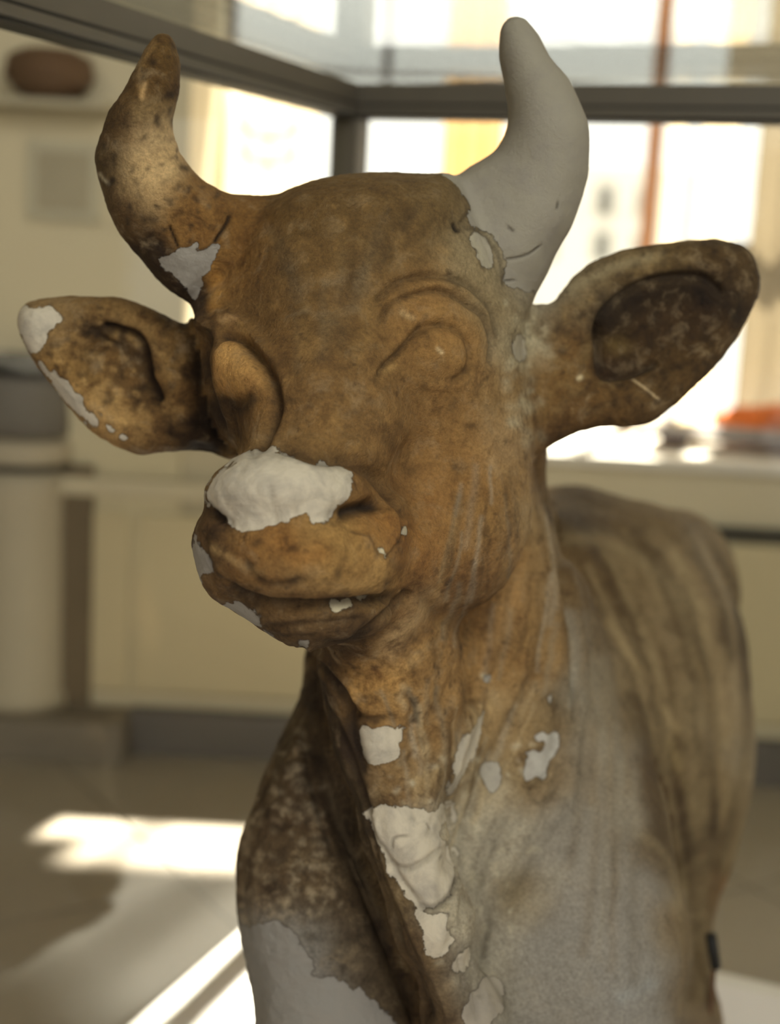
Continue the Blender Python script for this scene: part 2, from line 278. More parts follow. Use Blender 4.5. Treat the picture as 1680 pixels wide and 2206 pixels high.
# ------------------------------------------------------------------ the bull: one sculpted surface
# modelled in a frame x right, y up, z away from the viewer (metres); Q() turns an outline point and a depth into it
def Q(px, py, z): return np.array([(px - 840) / F * z, -(py - 1103) / F * z, z])
def mpx(r, z): return r / F * z
def wq(x, y, z): v = np.array([x, y, z]) - CAM; return np.array([v @ R2, v @ U2, v @ FW])
PR = []
def Z(ox, oy, s, pts): return [(ox + a / s, oy + b / s) for a, b in pts]
STROKES = [   # points, width px, groove depth mm (negative = ridge), darkness (painted crease shade, cracks)
 # right eye
 ([(800,655),(835,625),(871,602),(933,594),(992,606),(1033,635),(1062,677),(1072,730)],9,4,.30),
 ([(818,690),(850,650),(900,622),(945,612),(995,625),(1035,655),(1058,700)],9,-2.5,0),
 ([(817,700),(833,662),(871,641),(925,628),(962,633),(1004,656),(1042,684),(1060,740),(1055,790)],7,4,.35),
 ([(890,722),(917,706),(962,704),(1000,733),(1010,777),(995,808),(967,822)],8,4,.30),
 ([(910,700),(879,731),(858,758),(825,789),(810,816)],6,4,.45),
 ([(833,795),(880,818),(930,832),(980,832),(1020,800)],10,-2,0),
 ([(880,705),(920,682),(970,680),(1015,705),(1030,760)],10,-2.5,0),
 ([(905,703),(893,712)],8,2,.6),([(868,746),(856,756)],7,2,.6),([(935,752),(945,758)],3,1,.0),
 # left eye
 ([(470,735),(496,727),(525,739),(550,760),(571,793),(587,827),(596,868),(587,906),(571,943),(546,968)],11,10,.55),
 ([(455,700),(475,682),(500,685),(530,703),(560,738),(585,780)],10,-4,0),
 ([(475,860),(500,868),(530,858),(550,845)],8,3,.35),
 ([(446,740),(455,800),(466,860),(480,920),(497,985)],6,-4,0),
 ([(485,850),(490,900),(505,960)],9,3,.3),
 # muzzle
 ([(590,960),(630,966),(680,983),(740,986),(790,1010),(830,1050),(870,1090),(895,1125)],14,8,.42),
 ([(560,955),(600,945),(660,955),(730,965)],14,-2,0),
 ([(725,1114),(760,1100),(800,1088),(828,1078)],13,9,.85),
 ([(443,1092),(462,1112),(488,1126)],9,7,.85),([(470,1128),(492,1138)],9,3,.5),
 ([(755,1143),(790,1150),(805,1163),(812,1185),(828,1202),(850,1182),(872,1152),(868,1115)],4,1.8,.35),
 ([(815,1190),(830,1215),(822,1260),(812,1288)],5,-1.5,0),
 ([(487,1262),(530,1290),(580,1303),(640,1307),(700,1305),(770,1300),(830,1290),(865,1280)],11,8,.62),
 ([(440,1150),(448,1190),(470,1240),(520,1275),(560,1290)],6,2,.35),
 ([(530,1195),(540,1230),(575,1255),(620,1255),(670,1240)],9,1.5,.38),
 ([(500,1340),(560,1360),(620,1372),(680,1370)],6,2,.2),
 ([(560,1350),(640,1345),(720,1340),(790,1330)],7,2,.25),
 ([(690,1388),(750,1384),(800,1355),(845,1315),(890,1272)],10,7,.5),
 ([(890,1275),(925,1305),(955,1345),(1000,1345)],16,4,.18),
 ([(880,1120),(890,1200),(888,1270)],14,2,.05),
 # cheek
 ([(860,1000),(900,1080),(910,1180)],26,3,.05),
 ([(1060,800),(1085,900),(1100,1000),(1120,1100)],30,3,0),
 ([(1150,960),(1165,1040),(1180,1110)],9,2,.1),
 # throat
 ([(640,1392),(690,1438),(735,1495),(775,1560)],9,6,.55),([(655,1388),(710,1432),(750,1480),(770,1520)],6,-3,0),
 ([(662,1425),(690,1500),(735,1590),(770,1680),(800,1760)],9,5,.5),
 ([(700,1450),(745,1520),(765,1600),(790,1680)],14,4,.62),
 ([(752,1533),(790,1548),(840,1545)],8,3,.55),([(740,1470),(760,1520),(752,1560),(762,1610),(800,1650)],6,1.5,.3),
 ([(880,1500),(895,1530),(890,1555),(905,1530)],6,2,.45),
 ([(720,1400),(780,1410),(840,1440),(870,1480)],6,1.5,.1),
 ([(700,1430),(760,1440),(800,1470)],5,1.2,.1),
 # neck folds
 ([(1180,1060),(1196,1150),(1212,1250),(1230,1350),(1238,1450),(1240,1560)],9,5,.12),
 ([(1165,1080),(1180,1180),(1192,1280),(1200,1380),(1190,1480)],14,-4,0),
 ([(1215,1200),(1240,1300),(1258,1420),(1262,1560)],12,-4,0),
 ([(1175,1290),(1160,1420),(1110,1530),(1060,1640),(1010,1770),(950,1890)],14,4,.12),
 ([(1140,1250),(1110,1380),(1050,1480),(1000,1600),(960,1720)],18,-5,0),
 ([(1070,1330),(1000,1440),(940,1530),(900,1620)],14,3,.1),
 ([(1210,1480),(1190,1600),(1140,1720),(1070,1830),(1000,1950),(960,2060)],14,4,.1),
 ([(1190,1560),(1160,1680),(1100,1790),(1030,1900)],16,-4,0),
 ([(1000,1480),(960,1580),(930,1680)],12,-2.5,0),
 ([(900,1400),(980,1370),(1050,1340)],16,3,.05),
 ([(1240,1720),(1180,1790),(1100,1900),(1030,2030),(1000,2150)],14,3,.08),
 ([(1210,1680),(1165,1730),(1140,1700),(1180,1660)],5,1.5,.25),
 ([(1260,1560),(1270,1680),(1240,1800)],20,3,0),
 # dewlap and left recess
 ([(790,1640),(805,1760),(835,1880),(880,1990),(930,2100),(970,2206)],8,-3,0),
 ([(660,1560),(710,1720),(770,1860),(825,2000),(880,2130),(930,2230)],26,10,.42),
 ([(655,1480),(690,1600),(730,1740),(770,1830)],7,-3,0),
 ([(640,1560),(670,1700),(720,1850)],7,3,.3),
 ([(735,1800),(790,1910),(850,2040)],6,-3,0),
 ([(800,1770),(820,1820),(870,1900),(905,1945)],6,3,.2),
 ([(830,1850),(870,1870),(920,1850),(960,1820)],7,2.5,.25),
 ([(895,1945),(930,1955),(970,1930),(990,1880)],7,2.5,.4),
 ([(880,1800),(850,1805),(845,1830)],3,1,.35),([(915,1770),(930,1790)],3,1,.4),([(940,1855),(960,1840)],5,1,.4),
 # horns
 ([(497,460),(488,485),(472,510),(462,528)],4,2.5,.95),([(363,485),(372,508),(382,535)],3,2,.85),
 ([(366,480),(380,465),(410,462),(435,475),(445,490)],3,1,.3),
 ([(378,300),(372,350),(365,410)],5,-1.5,0),
 ([(388,455),(389,458)],4,2,.8),
 ([(975,475),(985,495),(995,490)],6,3,.85),([(985,485),(1000,470),(1008,455)],4,1.5,.4),
 ([(1000,490),(1035,500),(1060,530),(1080,570),(1085,620)],4,1.5,.35),
 ([(1088,560),(1120,555),(1145,545),(1165,530)],2.5,1,.5),([(1085,605),(1110,605)],2.5,1,.4),([(1090,487),(1107,500)],3,1,.45),
 ([(1203,435),(1200,452)],2.5,.6,.5),
 # ears
 ([(215,700),(250,708),(292,722),(310,752),(318,790),(326,825),(348,870)],10,10,.85),
 ([(190,700),(235,735),(265,745)],7,3,.5),([(240,745),(215,760),(190,755)],6,2,.35),
 ([(245,700),(295,708),(325,745),(330,790),(350,830)],9,-3,0),
 ([(260,815),(290,810),(320,815)],5,-2,0),
 ([(440,690),(440,760),(448,830),(460,900),(482,985)],15,10,.97),([(412,700),(425,760),(432,850),(440,940)],16,4,.55),([(400,960),(440,968),(480,980)],12,3,.7),
 ([(1290,760),(1290,700),(1310,660),(1370,615),(1450,595),(1520,600),(1560,640)],9,6,.45),
 ([(1290,690),(1290,750),(1298,808),(1360,803),(1420,775)],8,6,.5),
 ([(1590,620),(1600,660),(1580,700)],12,3,.45),
 ([(1362,818),(1395,842),(1420,862)],2.5,-1,0),
 ([(1500,520),(1560,522),(1600,532)],8,1,.35),
]
BUMPS = [    # x, y, rx, ry, rotation, height mm
 (940,760,62,54,10,6),(514,785,50,62,-12,15),(500,915,40,60,0,-4),(930,700,130,95,0,3),(750,430,180,60,0,2),
 (640,1200,150,70,0,3),(600,1040,130,50,0,2),(820,1620,40,45,0,7),(860,1790,55,45,0,5),(900,1880,60,50,0,5),(935,2010,45,50,0,5),
 (700,760,120,120,0,2),(680,900,60,120,10,3),(1370,780,30,30,0,-2),(760,1410,60,40,30,4),
]
WH=(200,188,166); GR=(156,149,138); CR=(214,200,166)
z2=lambda p:Z(400,900,2.8,p); ze=lambda p:Z(0,600,3.36,p); zb=lambda p:Z(600,1200,1.5556,p)
CHIPS = [
 (WH,1.2,z2([(105,470),(112,410),(150,350),(200,310),(300,240),(420,190),(600,185),(700,235),(800,240),(930,235),(980,290),(1000,370),(985,480),(900,550),(870,620),(745,630),(725,575),(600,640),(450,680),(330,690),(270,660),(230,590),(170,570),(120,520)])),
 (GR,.5,z2([(50,690),(100,780),(150,850),(162,930),(110,950),(90,1000),(40,940),(30,830)])),
 (GR,.6,z2([(235,1110),(330,1125),(420,1170),(465,1250),(440,1265),(380,1265),(270,1190)])),
 (GR,.5,z2([(450,1290),(520,1320),(570,1360),(600,1400),(500,1350)])),
 (GR,.5,z2([(680,1345),(740,1350),(730,1375),(690,1380)])),
 (CR,.4,z2([(885,1140),(1010,1120),(1022,1142),(900,1178)])),(CR,.4,z2([(1040,1102),(1130,1092),(1122,1112),(1050,1120)])),
 (CR,.4,z2([(1160,790),(1190,790),(1215,835),(1200,845)])),(CR,.4,z2([(1340,650),(1360,670),(1350,700),(1330,700)])),
 (WH,1,ze([(190,190),(300,210),(380,190),(430,250),(450,310),(400,320),(345,380),(345,440),(290,520),(230,520),(150,430),(100,310),(120,240)])),
 (WH,.8,ze([(290,605),(350,650),(440,720),(490,730),(520,810),(600,870),(640,950),(690,1000),(690,1060),(620,1060),(530,970),(420,840),(320,700)])),
 (WH,.3,ze([(760,1045),(790,1060),(830,1110),(790,1115),(765,1080)])),(WH,.3,ze([(870,1135),(910,1140),(900,1170),(875,1160)])),(WH,.3,ze([(700,965),(735,975),(725,1000)])),
 (GR,.8,Z(180,20,3.111,[(470,1650),(540,1665),(640,1610),(740,1570),(760,1620),(820,1620),(900,1580),(918,1620),(870,1700),(830,1780),(800,1800),(790,1870),(740,1930),(700,1860),(640,1830),(560,1770)])),
 ((150,142,126),.5,Z(900,0,2.154,[(60,760),(190,870),(230,960),(240,1030),(330,1080),(385,1160),(405,1230),(405,1300),(480,1335),(555,1365),(700,1200),(900,800),(850,300),(600,-40),(330,50),(330,400),(380,560),(340,680),(200,760)])),
 ((170,160,138),.3,Z(900,0,2.154,[(240,1100),(300,1090),(340,1150),(340,1240),(290,1220)])),
 (WH,.8,zb([(285,572),(400,568),(412,600),(400,672),(345,692),(300,682),(288,640)])),
 (WH,.8,zb([(690,520),(660,640),(640,700),(600,770),(565,795),(575,730),(615,620),(660,545)])),
 (WH,.8,zb([(300,842),(430,842),(500,852),(545,828),(590,825),(590,880),(540,920),(560,960),(610,975),(590,1060),(570,1130),(500,1172),(430,1140),(380,1060),(340,970),(305,900)])),
 (WH,.8,zb([(465,1195),(500,1205),(560,1190),(562,1240),(598,1290),(535,1337),(480,1312),(487,1250)])),
 (WH,.6,zb([(610,1330),(645,1310),(660,1335),(630,1392),(572,1380)])),
 ((178,172,160),.6,zb([(862,612),(880,590),(905,598),(935,582),(934,640),(912,690),(905,705),(890,738),(858,728),(832,742),(822,695),(840,650),(872,648),(880,625)])),
 ((172,164,148),.3,zb([(690,400),(705,398),(700,420),(685,418)])),((172,164,148),.3,zb([(905,470),(915,460),(908,495)])),
 ((172,164,148),.3,zb([(690,700),(740,690),(745,760),(715,800),(690,760)])),
 ((160,150,134),.4,zb([(640,1480),(720,1400),(760,1440),(720,1560),(620,1580)])),
 ((134,129,121),.3,Z(480,1300,2.049,[(20,1440),(130,1430),(250,1410),(330,1480),(400,1590),(400,1640),(500,1660),(640,1740),(740,1900),(20,1900)])),
 ((170,158,134),.2,Z(900,0,2.154,[(450,1560),(490,1560),(500,1640),(470,1680),(440,1640)])),
]
SAMPLES = [   # x, y, radius, colour with some light and shade in it, mottling
 # left horn
 (350,100,45,(122,90,40),1),(310,180,50,(116,84,38),1),(250,260,50,(108,78,36),1),(325,290,40,(186,158,118),.5),(320,240,30,(146,118,76),.6),(230,380,50,(104,80,44),.9),(320,390,55,(200,168,122),.4),(372,370,26,(206,176,132),.4),
 (280,450,50,(110,80,40),1),(400,400,50,(150,110,54),.7),(420,480,50,(160,118,60),.8),(330,560,40,(78,54,28),1),(400,640,40,(70,46,22),1),(520,470,60,(140,98,40),.8),(480,590,50,(158,116,56),.8),
 # right horn
 (1110,100,60,(150,140,122),.3),(1150,220,80,(148,140,128),.3),(1180,350,90,(150,142,126),.3),(1120,480,80,(158,150,130),.3),(1150,600,60,(146,138,124),.4),(1010,560,60,(150,132,100),.7),(1000,430,50,(128,104,66),.7),
 # forehead, face
 (650,450,80,(124,92,44),.6),(800,430,90,(128,98,54),.6),(920,440,70,(124,98,58),.6),(700,560,90,(128,96,50),.6),(850,560,90,(130,100,58),.6),(600,640,70,(134,98,48),.6),(720,700,90,(132,98,52),.6),
 (940,720,90,(166,124,68),.6),(900,650,60,(160,118,66),.5),(1060,640,60,(146,128,96),.6),(620,760,60,(146,106,54),.6),(760,850,100,(136,102,58),.6),(640,880,70,(146,108,58),.7),(520,790,50,(196,148,84),.6),(500,910,40,(126,92,48),.8),
 (470,700,40,(130,96,50),.8),(900,900,100,(146,108,60),.6),(700,950,60,(146,110,60),.8),(1000,1000,100,(160,118,64),.6),(930,1130,90,(158,112,58),.6),(1100,860,60,(160,128,84),.8),(1120,740,50,(160,148,122),.8),(1090,960,50,(164,136,100),.8),
 (1150,1000,40,(150,118,76),.8),
 # muzzle
 (600,1060,90,(164,130,80),.6),(800,1040,50,(150,110,58),.8),(850,1130,50,(176,126,60),.7),(560,1190,70,(158,114,56),.9),(700,1200,80,(172,132,72),.6),(600,1150,50,(160,110,48),.8),(470,1150,50,(110,78,40),1),(470,1220,40,(130,98,58),.9),
 (640,1270,70,(166,130,82),.6),(780,1240,60,(172,134,78),.5),(640,1340,80,(108,80,46),1),(760,1340,60,(96,68,36),1),(520,1310,40,(110,82,46),1),
 # ears
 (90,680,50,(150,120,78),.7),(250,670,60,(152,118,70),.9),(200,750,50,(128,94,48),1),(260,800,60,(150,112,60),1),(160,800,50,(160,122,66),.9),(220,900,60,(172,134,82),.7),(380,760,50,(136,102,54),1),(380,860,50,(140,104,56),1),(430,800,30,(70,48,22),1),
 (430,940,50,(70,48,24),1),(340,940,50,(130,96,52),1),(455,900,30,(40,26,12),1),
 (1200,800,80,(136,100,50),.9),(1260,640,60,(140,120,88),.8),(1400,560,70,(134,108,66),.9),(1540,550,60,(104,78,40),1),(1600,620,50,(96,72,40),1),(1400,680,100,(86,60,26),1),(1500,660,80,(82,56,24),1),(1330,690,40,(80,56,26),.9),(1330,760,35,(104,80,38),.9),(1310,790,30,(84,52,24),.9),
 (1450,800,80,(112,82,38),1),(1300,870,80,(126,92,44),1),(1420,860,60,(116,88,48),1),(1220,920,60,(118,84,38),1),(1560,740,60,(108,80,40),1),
 # neck
 (1050,1120,70,(160,122,70),.7),(1140,1120,50,(164,136,96),.8),(1100,1250,70,(164,126,78),.8),(1190,1250,50,(150,124,86),.8),(1000,1300,70,(132,94,50),.9),(900,1380,70,(150,112,64),1),(1020,1420,80,(168,128,76),.8),(820,1480,60,(176,134,76),1),
 (1160,1400,60,(158,124,78),.8),(920,1560,80,(168,130,80),.9),(1080,1560,70,(162,134,94),.8),(1180,1560,50,(140,116,80),.9),(700,1480,40,(80,58,34),1),(760,1600,40,(84,60,34),1),(870,1680,60,(150,120,80),1),(1000,1680,60,(154,132,98),.9),(1120,1680,60,(152,130,96),.9),
 (1200,1660,40,(150,128,96),.8),(960,1800,60,(164,156,142),.6),(1080,1800,70,(156,148,134),.5),(830,1900,50,(120,98,66),1),(900,2080,60,(118,92,58),1),(940,2160,60,(110,84,50),1),(1010,1960,60,(156,148,134),.5),(1130,1930,50,(142,124,92),.7),
 (1040,2100,70,(150,144,132),.5),(780,1750,50,(88,70,46),1),
 # left shoulder
 (620,1620,60,(98,78,50),1),(600,1750,70,(108,86,60),1),(560,1880,60,(114,94,70),1),(640,1900,80,(108,86,58),1),(700,1700,50,(100,80,56),.8),(740,1900,60,(96,78,54),.8),(600,2050,80,(140,138,134),.3),(760,2080,70,(104,88,66),.8),(650,2180,90,(140,140,142),.3),(820,2150,50,(100,84,62),.8),
 # right shoulder and flank
 (1260,1500,60,(136,126,110),.3),(1270,1650,70,(140,132,120),.25),(1250,1850,100,(144,138,130),.2),(1300,2000,120,(142,138,134),.2),(1200,2120,100,(142,138,132),.25),(1350,2130,70,(144,142,140),.3),(1330,1750,50,(140,132,120),.3),
 (1280,1350,60,(124,104,76),.5),(1370,1500,60,(120,100,68),.6),(1430,1700,60,(108,84,52),.5),(1400,1820,40,(110,88,56),.5),(1470,1850,50,(112,90,58),.5),(1300,1230,80,(118,92,56),.5),(1240,1100,60,(104,84,58),.5),(1400,1150,80,(126,104,72),.4),(1500,1250,70,(140,120,90),.4),
 (1450,1400,70,(124,102,72),.5),(1530,1400,50,(118,98,70),.4),(1590,1500,50,(160,142,116),.3),(1560,1700,50,(140,120,88),.4),(1520,1880,50,(150,130,90),.4),(1600,1650,40,(150,140,124),.3),(1460,2000,50,(140,120,90),.5),(1490,2130,50,(130,112,88),.5),(1545,1925,30,(196,120,34),.3),
]
CSTROKES = [
 ([(478,862),(510,882),(548,862)],13,(74,50,24),.75),([(500,760),(525,790),(530,820)],22,(206,158,92),.5),([(560,740),(590,800),(600,860)],14,(88,62,32),.45),([(470,740),(465,790)],10,(90,64,36),.4),  # left eye: shadow under the ball and highlight painted as colour
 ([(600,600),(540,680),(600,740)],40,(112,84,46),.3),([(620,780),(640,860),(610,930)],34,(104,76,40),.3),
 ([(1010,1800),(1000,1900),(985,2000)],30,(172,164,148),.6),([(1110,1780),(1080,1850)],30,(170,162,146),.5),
 ([(185,705),(240,725),(290,765),(305,800)],24,(72,50,24),.7),([(255,825),(290,845),(325,860)],20,(96,68,34),.6),([(180,760),(230,790),(270,790)],16,(110,80,40),.5),([(160,850),(230,890),(300,920)],26,(190,150,92),.45),([(230,660),(320,700),(360,760),(370,830)],16,(176,138,84),.45),  # dark strokes paint shade into the left ear hollow
 ([(1310,680),(1380,640),(1480,620),(1540,650)],34,(58,38,16),.75),([(1310,790),(1360,780)],22,(70,44,18),.7),([(1400,720),(1480,700),(1540,690)],34,(84,58,26),.5),([(1320,740),(1340,745)],18,(128,104,56),.6),  # right ear hollow darkened by painted shade
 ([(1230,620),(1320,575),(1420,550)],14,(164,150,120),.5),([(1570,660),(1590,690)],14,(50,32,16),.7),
 ([(1548,1900),(1542,1950)],18,(190,116,34),.9),
 ([(840,1400),(890,1330),(930,1290)],26,(196,166,124),.55),([(860,1450),(920,1390),(960,1340)],14,(206,164,104),.5),([(760,1500),(800,1470),(850,1470)],22,(204,156,88),.5),
 ([(900,1690),(1000,1600),(1060,1500)],18,(196,170,128),.4),([(880,1760),(960,1800),(940,1900),(990,2000)],26,(176,168,150),.55),([(1030,1760),(1080,1700)],26,(178,168,148),.5),([(1060,2100),(1120,1990),(1200,1880)],26,(164,156,142),.4),
 ([(900,300),(960,300)],3,(100,90,60),.01),
 ([(440,660),(430,620),(395,610)],14,(60,38,18),.7),([(250,540),(300,600),(370,640)],14,(54,34,16),.6),
 ([(450,560),(470,620),(460,660)],14,(206,152,70),.5),
 ([(460,1180),(520,1215),(560,1235)],9,(196,164,112),.4),([(700,1260),(800,1250),(820,1200)],14,(200,160,100),.4),([(600,1150),(640,1200),(690,1190)],24,(168,112,40),.5),
 ([(1190,1110),(1230,1120),(1290,1150)],22,(80,62,42),.6),  # shadow on the back, put into the colour
 ([(1200,1160),(1300,1165),(1400,1220),(1480,1300)],16,(160,142,110),.5),
 ([(1400,1150),(1480,1250),(1540,1400),(1570,1600)],18,(150,130,100),.45),
 ([(1500,1150),(1570,1300),(1600,1500),(1610,1650),(1580,1850)],14,(178,160,130),.6),
 ([(1310,1340),(1370,1430),(1430,1530),(1460,1570)],11,(172,150,112),.5),
 ([(1490,1400),(1510,1450),(1530,1530)],8,(176,152,112),.6),
 ([(1330,1420),(1345,1480)],12,(160,140,108),.5),
 ([(1440,1600),(1490,1720),(1500,1850),(1520,1900)],14,(164,144,104),.6),
 ([(1530,1500),(1545,1620),(1550,1760)],12,(160,138,100),.5),
 ([(1390,1500),(1410,1650),(1430,1800),(1450,1860)],22,(96,74,44),.5),
 ([(1220,1230),(1300,1300),(1380,1360)],26,(104,78,42),.5),
 ([(1380,1800),(1440,1850),(1470,1950)],12,(160,144,116),.3),
 ([(1460,1950),(1480,2050),(1470,2180)],14,(160,144,116),.4),
 ([(1400,2120),(1340,2150)],16,(150,156,162),.4),
 ([(1100,1150),(1110,1230),(1090,1330),(1040,1430)],16,(188,146,94),.45),
 ([(1230,1320),(1245,1420),(1230,1520)],7,(150,146,136),.6),
 ([(330,90),(300,160),(306,210)],7,(190,150,96),.35),([(305,210),(312,180)],6,(208,170,120),.5),
 ([(215,375),(225,388),(235,395)],4,(186,174,150),.7),
 ([(480,690),(510,690)],8,(196,158,110),.5),([(520,700),(545,735)],5,(190,150,90),.5),
 ([(480,1075),(500,1085),(530,1078),(535,1070)],4,(150,96,48),.9),([(560,1085),(580,1080)],4,(140,100,60),.8),([(670,1065),(690,1068)],5,(150,110,66),.7),
 ([(1362,818),(1395,842),(1420,862)],2.5,(200,176,140),.8),([(1247,815),(1252,812)],5,(206,192,160),.9),
 ([(935,752),(945,760)],4,(214,190,150),.7),([(1042,1455),(1048,1462)],6,(206,196,172),.8),
 ([(825,800),(845,790)],7,(200,160,100),.5),([(865,675),(885,685)],7,(206,176,130),.5),
 ([(560,870),(540,935)],5,(180,130,60),.2),
 ([(700,1690),(740,1790),(790,1900),(850,2030)],8,(150,134,108),.35),
 ([(660,1420),(700,1470),(740,1530)],4,(150,118,76),.5),
 ([(1130,700),(1125,760)],10,(176,170,150),.5),([(1060,990),(1075,1020)],8,(190,160,120),.3),
]

OUT_FRONT = [(546,2260),(546,2206),(543,2154),(531,2090),(517,2022),(507,1949),(507,1886),(519,1803),(543,1739),(568,1666),(597,1602),(626,1539),(645,1500),(655,1461),(652,1420),(640,1392),
 (605,1382),(562,1358),(520,1331),(485,1305),(450,1283),(429,1246),(418,1208),(415,1165),(420,1122),(434,1090),(439,1077),(437,1058),(450,1031),(471,1010),(493,994),
 (464,975),(426,973),(387,969),(357,972),(327,978),(283,976),(253,963),(208,936),(176,911),(161,892),(125,847),(92,805),(62,761),(48,728),(37,698),(39,677),(57,655),(89,645),(134,639),(193,640),(253,643),(298,654),(342,673),(387,691),(402,695),
 (410,683),(405,660),(390,642),(357,618),(325,585),(292,550),(267,518),(238,470),(219,412),(207,357),(207,319),(219,277),(238,232),(273,181),(296,136),(315,104),(341,76),(358,68),(373,84),(386,116),(390,149),(386,197),(378,239),(376,287),(386,325),(411,364),(444,390),(479,412),(517,417),(559,420),(595,417),(636,402),(681,386),(720,378),
 (760,373),(850,372),(920,376),(960,374),(1002,364),(1039,344),(1067,320),(1086,292),(1094,260),(1090,209),(1081,162),(1074,111),(1076,74),(1086,46),(1104,35),(1123,36),(1141,49),(1160,79),(1197,135),(1234,186),(1257,237),(1269,279),(1271,330),(1264,385),(1248,446),(1225,501),(1197,552),(1174,594),(1160,617),(1160,636),(1169,650),(1183,654),
 (1197,645),(1220,613),(1248,583),(1295,555),(1346,538),(1401,529),(1480,516),(1541,516),(1582,520),(1601,534),(1624,552),(1638,590),(1638,622),(1624,659),(1601,706),(1568,752),(1536,794),(1499,831),(1466,863),(1425,896),(1383,915),(1318,917),(1271,926),(1225,942),(1197,956),(1180,970),
 (1176,1000),(1177,1040),(1184,1080),(1195,1130),(1205,1180)]
OUT_BACK = [(1180,1045),(1230,1045),(1300,1058),(1400,1085),(1480,1100),(1520,1112),(1550,1140),(1572,1180),(1590,1240),(1602,1320),(1612,1420),(1620,1500),(1627,1600),(1622,1680),(1609,1758),(1595,1815),(1573,1870),(1558,1941),(1532,1989),(1528,2030),(1540,2083),(1550,2150),(1556,2206),(1558,2260)]

def chain(pts, k=.03, op='u', sq=None):
    P = [(Q(a, b, c), mpx(r, c)) for a, b, c, r in pts]
    for (a, ra), (b, rb) in zip(P, P[1:]):
        R = max(ra, rb) + k + .03
        PR.append((op, k, 'c', (a, b, ra, rb), np.minimum(a, b) - R, np.maximum(a, b) + R))
def chainw(pts, k=.03):
    for (a, ra), (b, rb) in zip(pts, pts[1:]):
        R = max(ra, rb) + k + .03
        PR.append(('u', k, 'c', (a, b, ra, rb), np.minimum(a, b) - R, np.maximum(a, b) + R))
def ell(px, py, z, rx, ry, rz, rot=0, tilt=0, k=.03, op='u', yaw=0):
    c = Q(px, py, z); r = np.array([mpx(rx, z), mpx(ry, z), rz])
    t = math.radians(rot); u = math.radians(tilt); w = math.radians(yaw)
    Rz = np.array([[math.cos(t), -math.sin(t), 0], [math.sin(t), math.cos(t), 0], [0, 0, 1]])
    Rx = np.array([[1, 0, 0], [0, math.cos(u), -math.sin(u)], [0, math.sin(u), math.cos(u)]])
    Ry = np.array([[math.cos(w), 0, math.sin(w)], [0, 1, 0], [-math.sin(w), 0, math.cos(w)]])
    R = r.max() + k + .03
    PR.append((op, k, 'e', (c, r, (Ry @ Rx @ Rz)), c - R, c + R))
def smooth_poly(pts, n=6, closed=True):
    p = np.array(pts, float); N = len(p); out = []
    for i in range(N if closed else N - 1):
        if closed: a, b, c, d = p[i - 1], p[i], p[(i + 1) % N], p[(i + 2) % N]
        else: a, b, c, d = p[max(i - 1, 0)], p[i], p[i + 1], p[min(i + 2, N - 1)]
        for j in range(n):
            t = j / n
            out.append(.5 * ((2 * b) + (c - a) * t + (2 * a - 5 * b + 4 * c - d) * t * t + (-a + 3 * b - 3 * c + d) * t ** 3))
    if not closed: out.append(p[-1])
    return np.array(out)
def plate(poly, plane, T, k=.02):          # rounded slab with a traced outline; plane = (z0, dz/dpx, dz/dpy, px0, py0)
    pl = smooth_poly(poly, 4); z0, gx, gy, x0, y0 = plane
    cs = np.array([Q(a, b, z0 + gx * (a - x0) + gy * (b - y0)) for a, b in pl]); R = T + k + .03
    PR.append(('u', k, 'p', (pl, plane, T), cs.min(0) - R, cs.max(0) + R))
def seg_dist(P, pl, closed=False):
    best = np.full(len(P), 1e9, np.float32); N = len(pl)
    for i in range(N if closed else N - 1):
        a = pl[i]; b = pl[(i + 1) % N]; ab = b - a; L = ab @ ab + 1e-9
        t = np.clip(((P - a) @ ab) / L, 0, 1); d = P - a - t[:, None] * ab
        best = np.minimum(best, (d * d).sum(1))
    return np.sqrt(best)
def poly_sd(P, pl):                         # negative inside
    d = seg_dist(P, pl, True); ins = np.zeros(len(P), bool); N = len(pl); x, y = P[:, 0], P[:, 1]
    for i in range(N):
        (x1, y1), (x2, y2) = pl[i], pl[(i + 1) % N]
        if y1 == y2: continue
        c = ((y1 > y) != (y2 > y)) & (x < (x2 - x1) * (y - y1) / (y2 - y1) + x1); ins ^= c
    return np.where(ins, -d, d)
def prim(kind, a, P):
    if kind == 'c':
        A, B, ra, rb = a; ab = B - A; t = np.clip(((P - A) @ ab) / (ab @ ab), 0, 1)
        d = P - A - t[:, None] * ab; return np.sqrt((d * d).sum(1)) - (ra + (rb - ra) * t)
    if kind == 'e':
        c, r, R = a; q = (P - c) @ R; k0 = np.sqrt(((q / r) ** 2).sum(1)) + 1e-6; k1 = np.sqrt(((q / r ** 2) ** 2).sum(1)) + 1e-6
        return k0 * (k0 - 1) / k1
    pl, (z0, gx, gy, x0, y0), T = a
    px = P[:, 0] / P[:, 2] * F + 840; py = 1103 - P[:, 1] / P[:, 2] * F
    d2 = poly_sd(np.stack([px, py], 1), pl) * P[:, 2] / F
    dz = np.abs(P[:, 2] - (z0 + gx * (px - x0) + gy * (py - y0)))
    w = d2 + T; v = dz; return np.where(w > 0, np.sqrt(np.maximum(w, 0) ** 2 + v * v) - T, v - T)
def comb(f, d, k, op):
    if op == 'u':
        h = np.clip(.5 + .5 * (f - d) / k, 0, 1); return f + (d - f) * h - k * h * (1 - h)
    h = np.clip(.5 - .5 * (f + d) / k, 0, 1); return f + (-d - f) * h + k * h * (1 - h)
def sdf(P):
    f = np.full(len(P), .12)
    for op, k, kind, a, lo, hi in PR:
        m = np.nonzero(((P > lo) & (P < hi)).all(1))[0]
        if len(m): f[m] = comb(f[m], prim(kind, a, P[m]), k, op)
    return f

